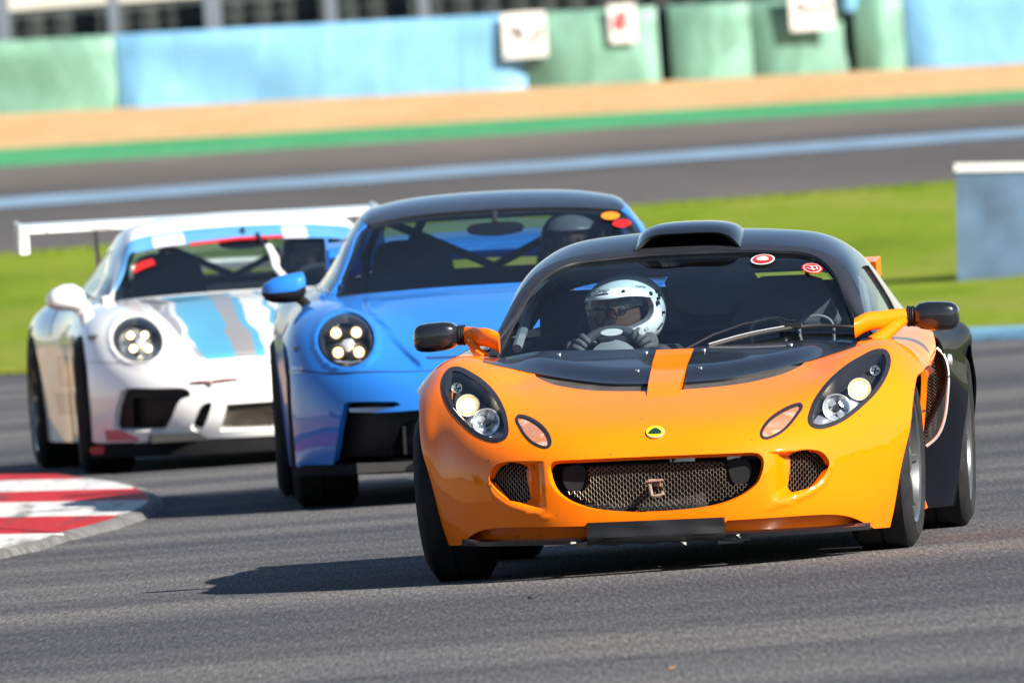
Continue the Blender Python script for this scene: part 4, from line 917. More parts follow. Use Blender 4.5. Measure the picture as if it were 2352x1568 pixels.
# --- cabin
mb = MB(); R_ = []
for y, z, w_ in ((.36, .700, .60), (.50, .716, .62), (.62, .712, .62), (.72, .690, .62), (.78, .62, .62), (.78, .40, .62)): R_.append([(x, y+.10*(x/.62)**2*(1 if y < .6 else .3), z-.012*(x/.62)**2) for x in np.linspace(-w_, w_, 15)])
mb.rings(R_, cap=False, closed=False); mb.build('dashboard', M['dash'], lot, roll=LR)
mb = MB(); mb.box((0, 1.25, .2), (1.24, 1.8, .04)); mb.box((0, 1.98, .55), (1.2, .04, .75)); mb.box((.66, 1.2, .45), (.03, 1.6, .5)); mb.box((-.66, 1.2, .45), (.03, 1.6, .5)); mb.build('cabin_tub', M['cabin'], lot, roll=LR, smooth=False)
mb = MB(); poly = loop_smooth([(-.15, .965), (.15, .965), (.165, .94), (.10, .835), (-.10, .835), (-.165, .94)], 40); mb.prism([(p[0]+.03, p[1]) for p in poly], 1.74, 1.78, axis=1); mb.build('rear_pad', M['greytrim'], lot, roll=LR, sharp=50)
def seat(parent, x, y, top, mat, roll=0., wd=.25, name='seat', harness=True):
    R_ = []
    for z, w_, yy, dp in ((.24, .21, .02, .12), (.40, .23, .06, .13), (.58, .25, .12, .15), (.70, .25, .16, .15), (.78, .20, .19, .13), (top-.06, .155, .23, .12), (top-.015, .13, .245, .10), (top, .08, .25, .07)):
        n_ = 22; R_.append([(x+w_*wd/.25*np.sign(cos(t))*abs(cos(t))**.6, y+yy+dp*.5*np.sign(sin(t))*abs(sin(t))**.7-.05*abs(cos(t))**3, z) for t in np.linspace(0, 2*pi, n_, endpoint=False)])
    b_ = MB(); b_.rings(R_); s_ = b_.build(name, mat, parent, roll=roll, sharp=60)
    b_ = MB(); b_.rings([[(x+a, y-.42+.0*a, z) for a, z in ((-.2, .24), (.2, .24), (.2, .30), (-.2, .30))], [(x+a, y+.05, z) for a, z in ((-.2, .20), (.2, .20), (.2, .27), (-.2, .27))]]); b_.build('seat_cushion', mat, s_, sharp=40)
    if harness:
        for a in (-.09, .09):
            b_ = MB(); b_.box((x+a, y+.095, .62), (.05, .006, .34)); b_.build('harness_strap', M['cabin'], s_)
    return s_
seat(lot, .30, 1.42, .95, M['seat'], LR); seat(lot, -.25, 1.42, .93, M['seat'], LR)
# head restraint hoops of the passenger seat (pale outlines seen through the glass)
mb = MB()
for c in (.25, .42): mb.tube(spline([(c-.055, 1.36, .72), (c-.05, 1.36, .79), (c, 1.36, .808), (c+.05, 1.36, .79), (c+.06, 1.36, .72)], 16), .006, 6)
mb.build('seat_piping', M['greytrim'], lot, roll=LR)
mb = MB(); mb.tube([(.62, 1.2, .74), (.58, 1.45, .90), (.50, 1.7, .98)], .018, 8); mb.tube([(-.62, 1.2, .74), (-.58, 1.45, .90), (-.50, 1.7, .98)], .018, 8); mb.tube([(-.50, 1.72, .98), (.50, 1.72, .98)], .018, 8); mb.build('roll_bar', M['greytrim'], lot, roll=LR)
# steering wheel (held by the driver)
scx, scy, scz = -.258, .86, .672
def sw_pt(a, r, h=0.): return np.array((scx+r*cos(a), scy+r*sin(a)*.36-h*.93, scz+r*sin(a)*.93+h*.36))
mb = MB(); mb.tube([sw_pt(a, .132) for a in np.linspace(0, 2*pi, 40, endpoint=False)], .017, 10, closed=True); stw = mb.build('steering_wheel', M['cabin'], lot, roll=LR)
mb = MB(); mb.rings([[sw_pt(a, r, h) for a in np.linspace(0, 2*pi, 24, endpoint=False)] for r, h in ((.095, .0), (.085, .03), (.05, .045), (.01, .05))]); mb.build('steering_boss', M['greytrim'], stw)
mb = MB(); el = [np.array((scx-.0+.038*cos(a), scy-.022, scz+.115+.011*sin(a))) for a in np.linspace(0, 2*pi, 20, endpoint=False)]; mb.rings([el, [p+np.array((0, .01, .002)) for p in el]]); mb.build('wheel_badge', M['whitevinyl'], stw, smooth=False)
# wheels
for x, y, R, wd, cb in ((.735, 0, .302, .215, 0), (-.735, 0, .302, .215, 0), (.775, 2.3, .318, .245, 0), (-.775, 2.3, .318, .245, 0)):
    wheel(lot, x, R, wd, y, rimR=.208 if y == 0 else .222, side=1 if x > 0 else -1, spokes=7, steer=radians(-2.5) if y == 0 else 0, camber=radians(2.2) if x > 0 else radians(1.0))
# ------------------------------------------------------------------ drivers
Mskin = plain('skin', (.36, .19, .135), rough=.55, var=.12, nscale=20)
Mhel = paint('helmet_white', (.86, .87, .86), rough=.3, dirt_amt=.03)
Msuit = plain('dark_race_suit', (.035, .036, .042), rough=.85, bmp=.3, nscale=25)
Mglove = plain('black_glove', (.075, .073, .072), rough=.75, bmp=.3, nscale=40)
Mvis = glass('clear_visor', (.44, .46, .48), 1.45)
def skin_body(name, joints, edges, mat, parent, root=0, sub=2):
    bm = bmesh.new(); lay = bm.verts.layers.skin.verify(); vs_ = []
    for i, (co_, r) in enumerate(joints):
        v = bm.verts.new(co_); v[lay].radius = (r, r) if not isinstance(r, tuple) else r; v[lay].use_root = (i == root); vs_.append(v)
    for a, b in edges: bm.edges.new((vs_[a], vs_[b]))
    me = bpy.data.meshes.new(name); bm.to_mesh(me); bm.free(); me.materials.append(mat)
    o = bpy.data.objects.new(name, me); C.objects.link(o); o.parent = parent
    s_ = o.modifiers.new('Skin', 'SKIN'); s_.use_smooth_shade = True
    u = o.modifiers.new('Sub', 'SUBSURF'); u.levels = sub; u.render_levels = sub
    return o
def helmet(parent, c, yaw, pitch=0., rx=.140, ry=.160, rz=.125, mat=None, detail=True, roll=0.):
    Rm = Matrix.Rotation(yaw, 3, 'Z') @ Matrix.Rotation(pitch, 3, 'X') @ Matrix.Rotation(roll, 3, 'Y'); Ra = np.array(Rm); c = np.array(c)
    def f(th, ph):
        cp = np.cos(ph); lowk = sstep(0, -1.0, ph)*.0
        cp = np.where(ph < 0, np.maximum(np.cos(ph*.72), .05), cp)
        chin = .018*np.exp(-((ph+.75)/.35)**2)*np.maximum(np.cos(th), 0)**2
        brow = .010*np.exp(-((ph-.33)/.12)**2)*np.maximum(np.cos(th), 0)
        x = rx*np.sin(th)*cp*(1+.04*np.cos(th)**2); y = -(ry*np.cos(th))*cp-(chin+brow)*np.cos(th); z = rz*np.where(ph < 0, np.sin(ph)*1.06, np.sin(ph))
        return np.stack([x, y, z], 1) @ Ra.T + c
    S = Fn(lambda s, t: f(s, t), -pi, pi, -1.3, pi/2)
    op = loop_smooth([(-1.15, .05), (-1.0, .26), (-.5, .27), (0, .25), (.5, .27), (1.0, .26), (1.15, .05), (1.15, -.2), (1.0, -.42), (.6, -.62), (.2, -.70), (-.2, -.70), (-.6, -.62), (-1.0, -.42), (-1.15, -.2)], 60)
    o_ = [np.array(p) for p in [(x, -1.25) for x in np.linspace(-pi+.001, pi-.001, 50)]+[(x, pi/2-.01) for x in np.linspace(pi-.001, -pi+.001, 50)]]
    V, F, N = panel(S, o_, [op], res=.09, lip=.02); h = mk('helmet', V, F, mat or Mhel, parent, N)
    V, F, N = panel(S, op*[1.02, 1.02], res=.09, off=.003); 
    vs_ = op[(op[:, 1] > -.9)]; mk('visor', V, F, Mvis, h, N)
    if detail:
        # raised peak over the visor opening, pivots, print
        pk = loop_smooth([(-1.2, .30), (-.8, .46), (0, .55), (.8, .46), (1.2, .30), (1.15, .2), (.6, .29), (0, .28), (-.6, .29), (-1.15, .2)], 60)
        V, F, N = panel(S, pk, res=.06, off=.006, lip=.012); mk('visor_peak', V, F, mat or Mhel, h, N)
        def dot(th, ph, r, off=.008, nm='helmet_screw'):
            p, n_ = S.frame(np.array([(th, ph)]), off); b_ = MB(); rot = Vector((0, 0, 1)).rotation_difference(Vector(n_[0])).to_matrix(); b_.lathe([(-.006, r), (.002, r), (.003, r*.7), (.003, .0003)], axis=2, n=12)
            b_.V = [tuple(np.array(rot @ Vector(v))+p[0]) for v in b_.V]; b_.build(nm, M['plastic'], h)
        for th, ph, r in ((.40, .42, .006), (-.62, .40, .005), (1.12, .30, .008), (1.30, .02, .008), (1.42, .36, .007), (1.46, .24, .007), (1.36, .15, .006), (1.55, -.25, .005)): dot(th, ph, r)
        def word(txt, th, ph, size, mat_, nm, off=.0095, tilt=0.):
            V, F = text_mesh(txt, size); p, n_ = S.frame(np.array([(th, ph)]), off); z_ = Vector(n_[0]); x_ = Vector((0, 0, 1)).cross(z_).normalized(); y_ = z_.cross(x_)
            x2 = x_*cos(tilt)+y_*sin(tilt); y2 = y_*cos(tilt)-x_*sin(tilt)
            mk(nm, [tuple(np.array(p[0])+np.array(x2)*v[0]*1.25+np.array(y2)*v[1]) for v in V], F, mat_, h, smooth=False)
        word('OMP', -.22, .47, .026, M['plastic'], 'helmet_print'); 
        p, n_ = S.frame(np.array([(x, .385) for x in np.linspace(-.45, .02, 8)]), .0085); b_ = MB(); b_.tube(list(p), .0022, 5); b_.build('helmet_print', M['plastic'], h)
        word('OMP', .92, .55, .016, M['plastic'], 'helmet_print', .004, -.25)
        p, n_ = S.frame(np.array([(1.45, -.78), (1.62, -.58)]), .002); b_ = MB(); b_.tube(list(p), .006, 6, flat=.6); b_.build('helmet_vent', M['plastic'], h)
    return h, f, Ra
def face(parent, c, Ra, glasses=True):
    c = np.array(c); n1, n2 = 22, 18; V = []; F = []
    for j in range(n2+1):
        ph = -pi/2+pi*j/n2
        for i in range(n1):
            th = 2*pi*i/n1; x, y, z = .072*sin(th)*cos(ph), -.09*cos(th)*cos(ph), .115*sin(ph)
            fr = max(0, cos(th))
            y -= fr*(.024*math.exp(-((x/.013)**2+((z+.012)/.025)**2))+.008*math.exp(-((z-.028)/.012)**2)*(abs(x) < .055)+.007*math.exp(-((x/.02)**2+((z+.055)/.01)**2)))
            y += fr*.010*math.exp(-(((abs(x)-.03)/.014)**2+((z-.010)/.010)**2)); V.append(Ra @ np.array((x, y, z))+c)
    for j in range(n2):
        for i in range(n1): k = j*n1; i2 = (i+1) % n1; F.append((k+i, k+i2, k+n1+i2, k+n1+i))
    hd = mk('head', V, F, Mskin, parent)
    for s_ in (-1, 1):
        mb = MB(); mb.lathe([(-.011*cos(t), .011*sin(t)+.0001) for t in np.linspace(0, pi, 9)], axis=1, n=12); mb.V = [tuple(Ra @ (np.array(v)+(s_*.031, -.079, .009))+c) for v in mb.V]; mb.build('eye', M['greytrim'], hd)
        if glasses:
            mb = MB(); lp = loop_smooth([(-.024, .012), (0, .016), (.026, .014), (.024, -.010), (.008, -.018), (-.012, -.016), (-.024, -.004)], 24)
            mb.tube([Ra @ np.array((s_*(.032+p[0]), -.108+.35*abs(p[0]+.03)**1.6, .008+p[1]))+c for p in lp], .0032, 6, closed=True); mb.build('glasses_rim', M['pillar'], hd)
            mb = MB(); mb.tube([Ra @ np.array(q)+c for q in ((s_*.058, -.097, .018), (s_*.072, -.05, .018), (s_*.075, .0, .014))], .003, 6); mb.build('glasses_arm', M['pillar'], hd)
    if glasses: mb = MB(); mb.tube([Ra @ np.array(q)+c for q in ((-.008, -.112, .016), (0, -.114, .018), (.008, -.112, .016))], .003, 6); mb.build('glasses_bridge', M['pillar'], hd)
    return hd
def hand(parent, wrist, palm, grip, mat, name='glove'):
    """Gloved hand: palm plus five separate fingers closing round the rim point grip = [(finger chains)]."""
    J = [(tuple(wrist), .030), (tuple(palm), (.036, .024))]; E_ = [(0, 1)]
    for ch, r in grip:
        prev = 1
        for k, p in enumerate(ch): J.append((tuple(p), r*(1-.12*k))); E_.append((prev, len(J)-1)); prev = len(J)-1
    return skin_body(name, J, E_, mat, parent, root=1)
# ---- the driver of the orange car, both gloved hands on the wheel
Mw = Matrix.Translation((.5066, 0, 0)) @ Matrix.Rotation(radians(-4.913), 4, 'Z') @ Matrix.Rotation(LR, 4, 'Y')
drv = bpy.data.objects.new('person', None); C.objects.link(drv); drv.matrix_world = Mw @ Matrix.Translation((-.25, 1.30, .25)); tag(drv, 'driver in white helmet and glasses gripping the wheel of the orange car', 'person')
D0 = np.array((-.25, 1.30, .25))                                # person frame: subtract from car coordinates
cc = lambda x, y, z: tuple(np.array((x, y, z))-D0)
hc = np.array(cc(-.241, 1.30, .868))
h_, hf, Ra = helmet(drv, hc, radians(-17), 0., rx=.138, ry=.158, rz=.118, roll=radians(-3))
face(drv, hc+Ra @ np.array((0, -.045, -.018)), Ra)
J = [(cc(-.25, 1.36, .30), .13), (cc(-.25, 1.40, .45), .13), (cc(-.25, 1.40, .60), .145), (cc(-.25, 1.38, .70), .09), (cc(-.245, 1.34, .77), .055),
     (cc(-.08, 1.36, .67), .07), (cc(.0, 1.16, .56), .052), (cc(-.06, .98, .66), .044), (cc(-.105, .885, .725), .034),
     (cc(-.42, 1.36, .67), .07), (cc(-.50, 1.16, .56), .052), (cc(-.46, .98, .66), .044), (cc(-.405, .885, .70), .034),
     (cc(-.16, 1.10, .32), .085), (cc(-.15, .80, .45), .06), (cc(-.15, .55, .30), .05), (cc(-.34, 1.10, .32), .085), (cc(-.35, .80, .45), .06), (cc(-.35, .55, .30), .05)]
E_ = [(0, 1), (1, 2), (2, 3), (3, 4), (2, 5), (5, 6), (6, 7), (7, 8), (2, 9), (9, 10), (10, 11), (11, 12), (0, 13), (13, 14), (14, 15), (0, 16), (16, 17), (17, 18)]
skin_body('body', J, E_, Msuit, drv)
def rimp(a, r=.132, h=0.): return np.array(cc(*sw_pt(a, r, h)))
def grip_hand(a, sgn):
    wr = rimp(a, .19, -.035)+np.array((0, .0, -.012)); pm = rimp(a, .150, -.028); ch = []
    for k, (da, L_) in enumerate(((.26, .95), (.10, 1.0), (-.06, .97), (-.22, .85))):
        aa = a+sgn*da*1.0
        ch.append(([rimp(aa, .155, -.006*L_), rimp(aa, .150, .022*L_), rimp(aa, .128, .028*L_), rimp(aa, .112, .016*L_)], .0135))
    ch.append(([rimp(a+sgn*.28, .128, -.026), rimp(a+sgn*.38, .112, -.010), rimp(a+sgn*.42, .105, .006)], .0135))
    return hand(drv, wr, pm, ch, Mglove)
grip_hand(radians(38), 1); grip_hand(radians(150), -1)
# strap patch on the glove
p = rimp(radians(46), .150, .034); mb = MB(); mb.lathe([(0, .013), (-.004, .012), (-.005, .0005)], axis=1, n=16); mb.V = [tuple(np.array(v)+p) for v in mb.V]; mb.build('glove_badge', M['whitevinyl'], drv)
mb = MB(); mb.tube([p+np.array((.012, .0, .006)), p+np.array((.022, .0, .013))], .008, 6); mb.build('glove_tab', M['whitevinyl'], drv)
# ================================================================== THE TWO COUPES BEHIND
M['blue'] = paint('sky_blue_paint', (.018, .15, .52), flake=.05, rough=.45, dirt_amt=.02, spec=.06, coat=.7)
M['white'] = paint('white_paint', (.74, .735, .72), rough=.4, dirt_amt=.05)
M['carbon'] = plain('carbon_lacquer', (.016, .017, .022), rough=.22, coat=1.0, nscale=60)
M['seam'] = plain('panel_gap', (.006, .006, .007), rough=.9)
def livery_mat():
    """Hand-cut vinyl: light blue field with grey and white slashes running down the bonnet."""
    mt, n, b = nodes_of('bonnet_livery'); setp(b, rough=.35, coat=1.0, coat_rough=.05)
    tc = n.nodes.new('ShaderNodeTexCoord'); sp = n.nodes.new('ShaderNodeSeparateXYZ'); n.links.new(tc.outputs['Object'], sp.inputs[0])
    nz = noise_fac(n, 4.5, 1.5, 'Object', (1, .7, .7), rough=.5); wob = mathn(n, 'MULTIPLY', mathn(n, 'SUBTRACT', nz, .5), .13)
    x = mathn(n, 'ADD', mathn(n, 'ADD', sp.outputs[0], mathn(n, 'MULTIPLY', sp.outputs[1], .04)), wob)
    u = mathn(n, 'ADD', x, .60)
    B_, G_, W_ = (.075, .30, .46), (.235, .23, .228), (.60, .595, .585)
    c = ramp(n, u, [(0, B_), (.02, G_), (.125, W_), (.155, B_), (.335, G_), (.425, B_), (.465, W_), (.58, B_), (.61, W_), (.66, B_), (.80, G_), (.9, W_)], 'CONSTANT')
    n.links.new(c, b.inputs['Base Color']); return mt
M['livery'] = livery_mat()
def coupe(spec):
    root = empty('coupe', spec['loc'], spec['yaw']); tag(root, spec['label'], 'car', 'cars on the track'); roll = spec['roll']
    body = spec['paint']; white = spec['white']; dz = -.034 if white else 0.
    zm = lambda z: z+dz*float(sstep(.25, .6, np.array([z]))[0])
    p_ = lambda name, mat, S, outer, par=root, **k: (lambda VFN: mk(name, VFN[0], VFN[1], mat, par, VFN[2], roll=roll if par is root else 0))(panel(S, outer, **k))
    def both(name, mat, S, outer, par=root, **k):
        r = []
        for sg in (1, -1):
            V, F, N = panel(S, outer, mirror=sg < 0, **k); r.append(mk(name, V, F, mat, par, N, roll=roll if par is root else 0))
        return r
    tk = [0, .09, .19, .30, .41, .53, .76, 1.10, 1.52]
    cols = {
     0: [(-.97, .14), (-1.0, .22), (-1.01, .32), (-.99, .43), (-.93, .52), (-.80, .59), (-.45, .70), (-.05, .80), (.45, .879)],
     .2: [(-.96, .14), (-.99, .22), (-1.0, .32), (-.98, .43), (-.92, .52), (-.79, .587), (-.44, .697), (-.04, .797), (.46, .878)],
     .4: [(-.90, .14), (-.94, .22), (-.95, .32), (-.93, .43), (-.87, .517), (-.75, .582), (-.42, .69), (-.03, .79), (.48, .874)],
     .55: [(-.82, .14), (-.86, .22), (-.88, .32), (-.86, .43), (-.80, .527), (-.68, .607), (-.40, .722), (-.02, .80), (.52, .868)],
     .68: [(-.70, .14), (-.75, .22), (-.77, .32), (-.76, .43), (-.70, .542), (-.57, .652), (-.33, .766), (.02, .83), (.56, .862)],
     .80: [(-.54, .14), (-.59, .22), (-.62, .32), (-.62, .43), (-.57, .547), (-.45, .66), (-.24, .768), (.08, .822), (.60, .848)],
     .88: [(-.40, .14), (-.45, .22), (-.48, .32), (-.48, .43), (-.45, .54), (-.35, .65), (-.16, .744), (.12, .79), (.62, .812)],
     .925: [(-.30, .14), (-.34, .22), (-.37, .32), (-.37, .43), (-.34, .53), (-.25, .63), (-.08, .71), (.15, .745), (.64, .76)],
     .95: [(-.20, .14), (-.25, .22), (-.28, .32), (-.28, .43), (-.25, .52), (-.17, .605), (-.02, .67), (.18, .70), (.66, .71)]}
    S = column_net({x: [(y, zm(z)) for y, z in c] for x, c in cols.items()}, tk); TE = tk[-1]
    inv = lambda Q: S.inv(np.array([(q[0], zm(q[1])) for q in Q]))
    mir = lambda a: np.stack([-a[:, 0], a[:, 1]], 1)[::-1]
    hx, hz = (.688, .687) if not white else (.684, .672)
    el = lambda r: np.array([(hx+.118*r*cos(a), hz+.114*r*sin(a)) for a in np.linspace(0, 2*pi, 44, endpoint=False)])
    arch_ = spline([(.924, .145), (.929, .3), (.932, .43), (.931, .54), (.933, .615)], 18)
    base_z = .168 if not white else .135
    half = [(x, base_z) for x in np.linspace(0, .90, 24)]
    if not white: half = [(0, .387), (.2, .386), (.40, .384), (.5, .381), (.60, .380), (.475, .408), (.50, .423), (.60, .428), (.70, .430), (.715, .42), (.722, .40), (.745, .30), (.760, .22), (.772, .168)]+[(x, base_z) for x in np.linspace(.79, .90, 6)]
    h_ = list(inv(half))+list(inv(arch_))+[np.array((.945, .74)), np.array((.95, .95)), np.array((.95, TE))]+[np.array((x, TE)) for x in np.linspace(.92, 0, 24)]
    outer = [p for p in h_]+[np.array((-p[0], p[1])) for p in h_[::-1] if p[0] > 1e-3]
    holes = [inv(el(1.))]
    if white:
        side = loop_smooth([(.775, .415), (.64, .412), (.50, .405), (.472, .36), (.525, .335), (.57, .24), (.605, .19), (.65, .184), (.78, .192), (.828, .20), (.826, .27), (.808, .35)], 60)
        mid = loop_smooth([(.372, .308), (.418, .305), (.457, .245), (.476, .192), (.455, .178), (.425, .178)], 30)
    crease = spline([(.375, .545), (.42, .60), (.50, .70), (.585, .795)], 30)
    cs = inv(crease)
    def off(st, P):
        x = np.abs(st[:, 0]); cx = np.interp(st[:, 1], cs[:, 1], cs[:, 0]); on_ = sstep(cs[0, 1], cs[0, 1]+.05, st[:, 1])
        ctr = .016*sstep(-.016, .006, cx-x)*on_*(1-sstep(1.25, 1.45, st[:, 1]))
        d2 = ((x-hx)/.118)**2+((P[:, 2]-zm(hz))/.114)**2
        ring = .008*np.exp(-((np.sqrt(d2)-1.08)/.12)**2)*(1-sstep(-.12, .06, P[:, 1]))          # rim swelling round the lamp
        return ctr+ring
    hl = []
    for a in holes: hl += [a, mir(a)]
    if white:
        for q in (side, mid): a = inv(q); hl += [a, mir(a)]
        ce = inv([(-.30, .302), (0, .308), (.30, .302), (.335, .17), (0, .165), (-.335, .17)]); hl.append(ce)
    if white:
        bon = list(inv([(-.375, .552), (-.2, .556), (0, .556), (.2, .556), (.375, .552)]))+list(inv(spline([(.385, .56), (.43, .61), (.50, .70), (.56, .78)], 12)))+[np.array((.60, TE-.02)), np.array((0, TE-.02)), np.array((-.60, TE-.02))]
        bon += [np.array((-p[0], p[1])) for p in inv(spline([(.385, .56), (.43, .61), (.50, .70), (.56, .78)], 12))[::-1]]
        hl.append(np.array(bon)); p_('bonnet', M['livery'], S, bon, res=.022, off=off, lip=.01)
    p_('front_body', body, S, outer, holes=hl, res=.020, off=off, lip=.03, hole_lip=.05)
    rib = lambda name, pts, wd, mat=M['seam'], o_=.0015: [mk(name, *(lambda v: (v[0]*[sg, 1, 1], v[1] if sg > 0 else [f[::-1] for f in v[1]], mat, root, v[2]*[sg, 1, 1]))(ribbon(S, inv(pts), wd, lambda st, P: off(st, P)+o_)), roll=roll) for sg in (1, -1)]
    if not white:
        rib('bumper_gap', [(.02, .548), (.3, .545), (.562, .55), (.678, .549), (.80, .556), (.925, .566)], .005)
        rib('bonnet_slot', [(.06, .580), (.15, .578), (.25, .580), (.355, .582)], .014)
        rib('side_marker', [(.875, .572), (.90, .571), (.925, .574)], .028, M['lampbowl'])
    else:
        rib('bonnet_gap', [(.0, .524), (.1, .524), (.22, .522), (.33, .520)], .008)
        rib('bumper_gap', [(.38, .552), (.5, .545), (.7, .55), (.925, .566)], .003)
        tb = MB(); P3, _ = on(S, [(-.47, zm(.43)), (-.42, zm(.432)), (-.37, zm(.43)), (-.30, zm(.436)), (-.236, zm(.437))], .006); tb.tube(list(P3), [.004, .008, .007, .008, .006], 8); tb.build('tow_loop', plain('dark_red_loop', (.16, .03, .03), rough=.6), root, roll=roll)
        P3, _ = on(S, [(-.372, zm(.43)), (-.368, zm(.405))], .006); tb = MB(); tb.tube(list(P3), [.014, .006], 8); tb.build('tow_loop_pin', M['rust'], root, roll=roll)
    # lamps
    for sg in (1, -1):
        V, F, N = panel(S, inv(el(1.0)), [inv(el(.90))], res=.02, off=-.004, hole_lip=.03, mirror=sg < 0); hd = mk('headlight', V, F, M['pillar'], root, N, roll=roll); hd['label'] = 'round headlight with four lit lamps'
        V, F, N = panel(S, inv(el(.97)), res=.03, off=-.055, mirror=sg < 0); mk('lamp_housing', V, F, M['chrome' if white else 'pillar'], hd, N)
        for dx, dzz in ((-.047, .048), (.047, .048), (-.047, -.036), (.047, -.036)):
            k = .8 if white else 1.; p, nn = on(S, [(hx+dx*k, zm(hz)+(dzz*k))], -.02); c = p[0]
            for pr, nm, mt_ in (([(-.03, .034*k), (.0, .034*k), (.004, .030*k), (0, .028*k)], 'lamp_ring', M['pillar']), ([(-.002, .0235*k), (.002, .0165*k)], 'lamp_glow', M['halo2']), ([(-.004, .0165*k), (.004, .011*k), (.007, .0005)], 'led_lamp', M['hot2'])):
                b_ = MB(); b_.lathe([(-a, r) for a, r in pr], axis=1, n=20); b_.V = [tuple(np.array(v)+c) for v in b_.V]; b_ = b_ if sg > 0 else b_.mirror(); b_.build(nm, mt_, hd)
        for zz in (.0, .006): 
            p, nn = on(S, [(hx-.05, zm(hz)-.075), (hx, zm(hz)-.082), (hx+.06, zm(hz)-.075)], -.02); b_ = MB(); b_.tube(list(p), .006, 6); b_ = b_ if sg > 0 else b_.mirror()
        b_.build('light_bar', M['chrome'], hd)
        p, nn = on(S, [(hx, zm(hz)+.006)], -.035); b_ = MB(); b_.lathe([(0, .03), (-.012, .026), (-.018, .001)], axis=1, n=16); b_.V = [tuple(np.array(v)+p[0]) for v in b_.V]; b_ = b_ if sg > 0 else b_.mirror(); b_.build('reflector', M['chrome'], hd)
        V, F, N = panel(S, inv(el(.93)), res=.02, off=lambda st, P: .002+.014*np.clip(1-((np.abs(st[:, 0])-hx)/.118)**2-((P[:, 2]-zm(hz))/.114)**2, 0, 1), mirror=sg < 0); mk('lens_cover', V, F, M['lampglass'], hd, N)
    # dark recess, splitter
    p_('intake_recess', M['plastic'], S, [np.array((x, .03)) for x in np.linspace(-.86, .86, 20)]+[np.array((x, .31)) for x in np.linspace(.86, -.86, 20)], res=.04, off=-.07)
    ly = lambda x: float(on(S, [(x, zm(.16))])[0][0][1])
    R_ = []
    for x in np.linspace(-.93, .93, 40):
        y = ly(x); z0, z1 = (.122, .168) if not white else (.062, .128); R_.append([(x, y+.2, z1), (x, y-.003, z1), (x, y-.022, z0+.02), (x, y-.025, z0), (x, y+.2, z0)])
    b_ = MB(); b_.rings(R_); b_.build('splitter', M['split'], root, roll=roll, sharp=40)
    if not white:
        for sg in (1, -1):   # side fins and ducts inside the mouth
            R_ = [[(sg*x, y, z) for (x, z) in loop_smooth([(.525, .19), (.495, .285), (.465, .332), (.36, .335), (.36, .19)], 24)] for y in (-.90, -.80)]
            b_ = MB(); b_.rings(R_, cap=False); b_.build('duct_frame', M['plastic'], root, roll=roll, sharp=60)
            b_ = MB(); b_.rings([[(sg*(.462+.0*k), -.88+k*.05, z) for z in (.20, .32)]+[(sg*(.475), -.88+k*.05, z) for z in (.32, .20)] for k in (0, 1)]); b_.build('duct_fin', M['plastic'], root, roll=roll)
            V, F, N = panel(S, inv([(.47, .405), (.60, .407), (.71, .405), (.705, .388), (.60, .384), (.5, .40)]), res=.02, off=-.02, mirror=sg < 0); mk('running_light', V, F, M['lampbowl'], root, N, roll=roll)
    else:
        for sg in (1, -1):
            V, F, N = panel(S, inv(inset(side, .002)), [inv([(.765, .36), (.535, .36), (.585, .25), (.625, .20), (.765, .20)])], res=.02, off=-.035, mirror=sg < 0); mk('duct_frame', V, F, M['plastic'], root, N, roll=roll)
        V, F = hexmesh(S, np.array([(-.30, zm(.302)), (.30, zm(.302)), (.335, zm(.17)), (-.335, zm(.17))]), .03, .016, .004, -.03); q = mk('grille_mesh', V, F, M['mesh'], root, smooth=False, roll=roll); q['kind'] = 'stuff'
        V, F, N = panel(S, inv([(-.87, .20), (-.80, .20), (-.72, .155), (-.72, .142), (-.86, .145)]), res=.02, off=.002); mk('pink_kerb_reflection', V, F, plain('painted_kerb_reflection', (.55, .13, .18), rough=.4), root, N, roll=roll)  # reflection of the red kerb, coloured onto the bumper corner
        b_ = MB(); b_.prism(loop_smooth([(-.94, .085), (-.86, .085), (-.86, .115), (-.94, .12)], 16), ly(-.9)-.06, ly(-.9)-.052, axis=1); b_.build('red_decal', M['red'], root, roll=roll)
    # canopy
    tc_ = [0, .29, .58, .86, 1.02, 1.27, 1.85, 2.70]
    cc_ = {
     0: [(.45, .879), (.72, .99), (.99, 1.10), (1.25, 1.202), (1.40, 1.243), (1.65, 1.274), (2.2, 1.22), (3.0, 1.0)],
     .2: [(.46, .878), (.73, .988), (1.0, 1.098), (1.25, 1.20), (1.40, 1.24), (1.65, 1.27), (2.2, 1.215), (3.0, .995)],
     .4: [(.49, .873), (.75, .98), (1.0, 1.088), (1.24, 1.187), (1.38, 1.225), (1.63, 1.254), (2.2, 1.20), (3.0, .985)],
     .5: [(.52, .869), (.76, .968), (.98, 1.068), (1.2, 1.168), (1.34, 1.208), (1.6, 1.236), (2.2, 1.18), (3.0, .97)],
     .57: [(.54, .866), (.75, .955), (.95, 1.05), (1.14, 1.142), (1.28, 1.18), (1.57, 1.205), (2.2, 1.15), (3.0, .955)],
     .62: [(.56, .864), (.72, .93), (.87, 1.0), (1.0, 1.06), (1.2, 1.11), (1.55, 1.14), (2.2, 1.095), (3.0, .935)],
     .67: [(.58, .86), (.68, .90), (.77, .94), (.86, .982), (1.1, 1.035), (1.53, 1.065), (2.2, 1.035), (3, .915)],
     .72: [(.60, .853), (.64, .87), (.69, .885), (.76, .908), (1.0, .95), (1.5, .975), (2.2, .965), (3, .89)],
     .78: [(.62, .84), (.65, .85), (.69, .86), (.76, .87), (1.0, .885), (1.5, .90), (2.2, .90), (3, .86)]}
    K = column_net({x: [(y, z+dz) for y, z in c] for x, c in cc_.items()}, tc_); K.inv_t1 = 1.27
    ki = lambda Q: K.inv(np.array([(x, z+dz) for x, z in Q]))
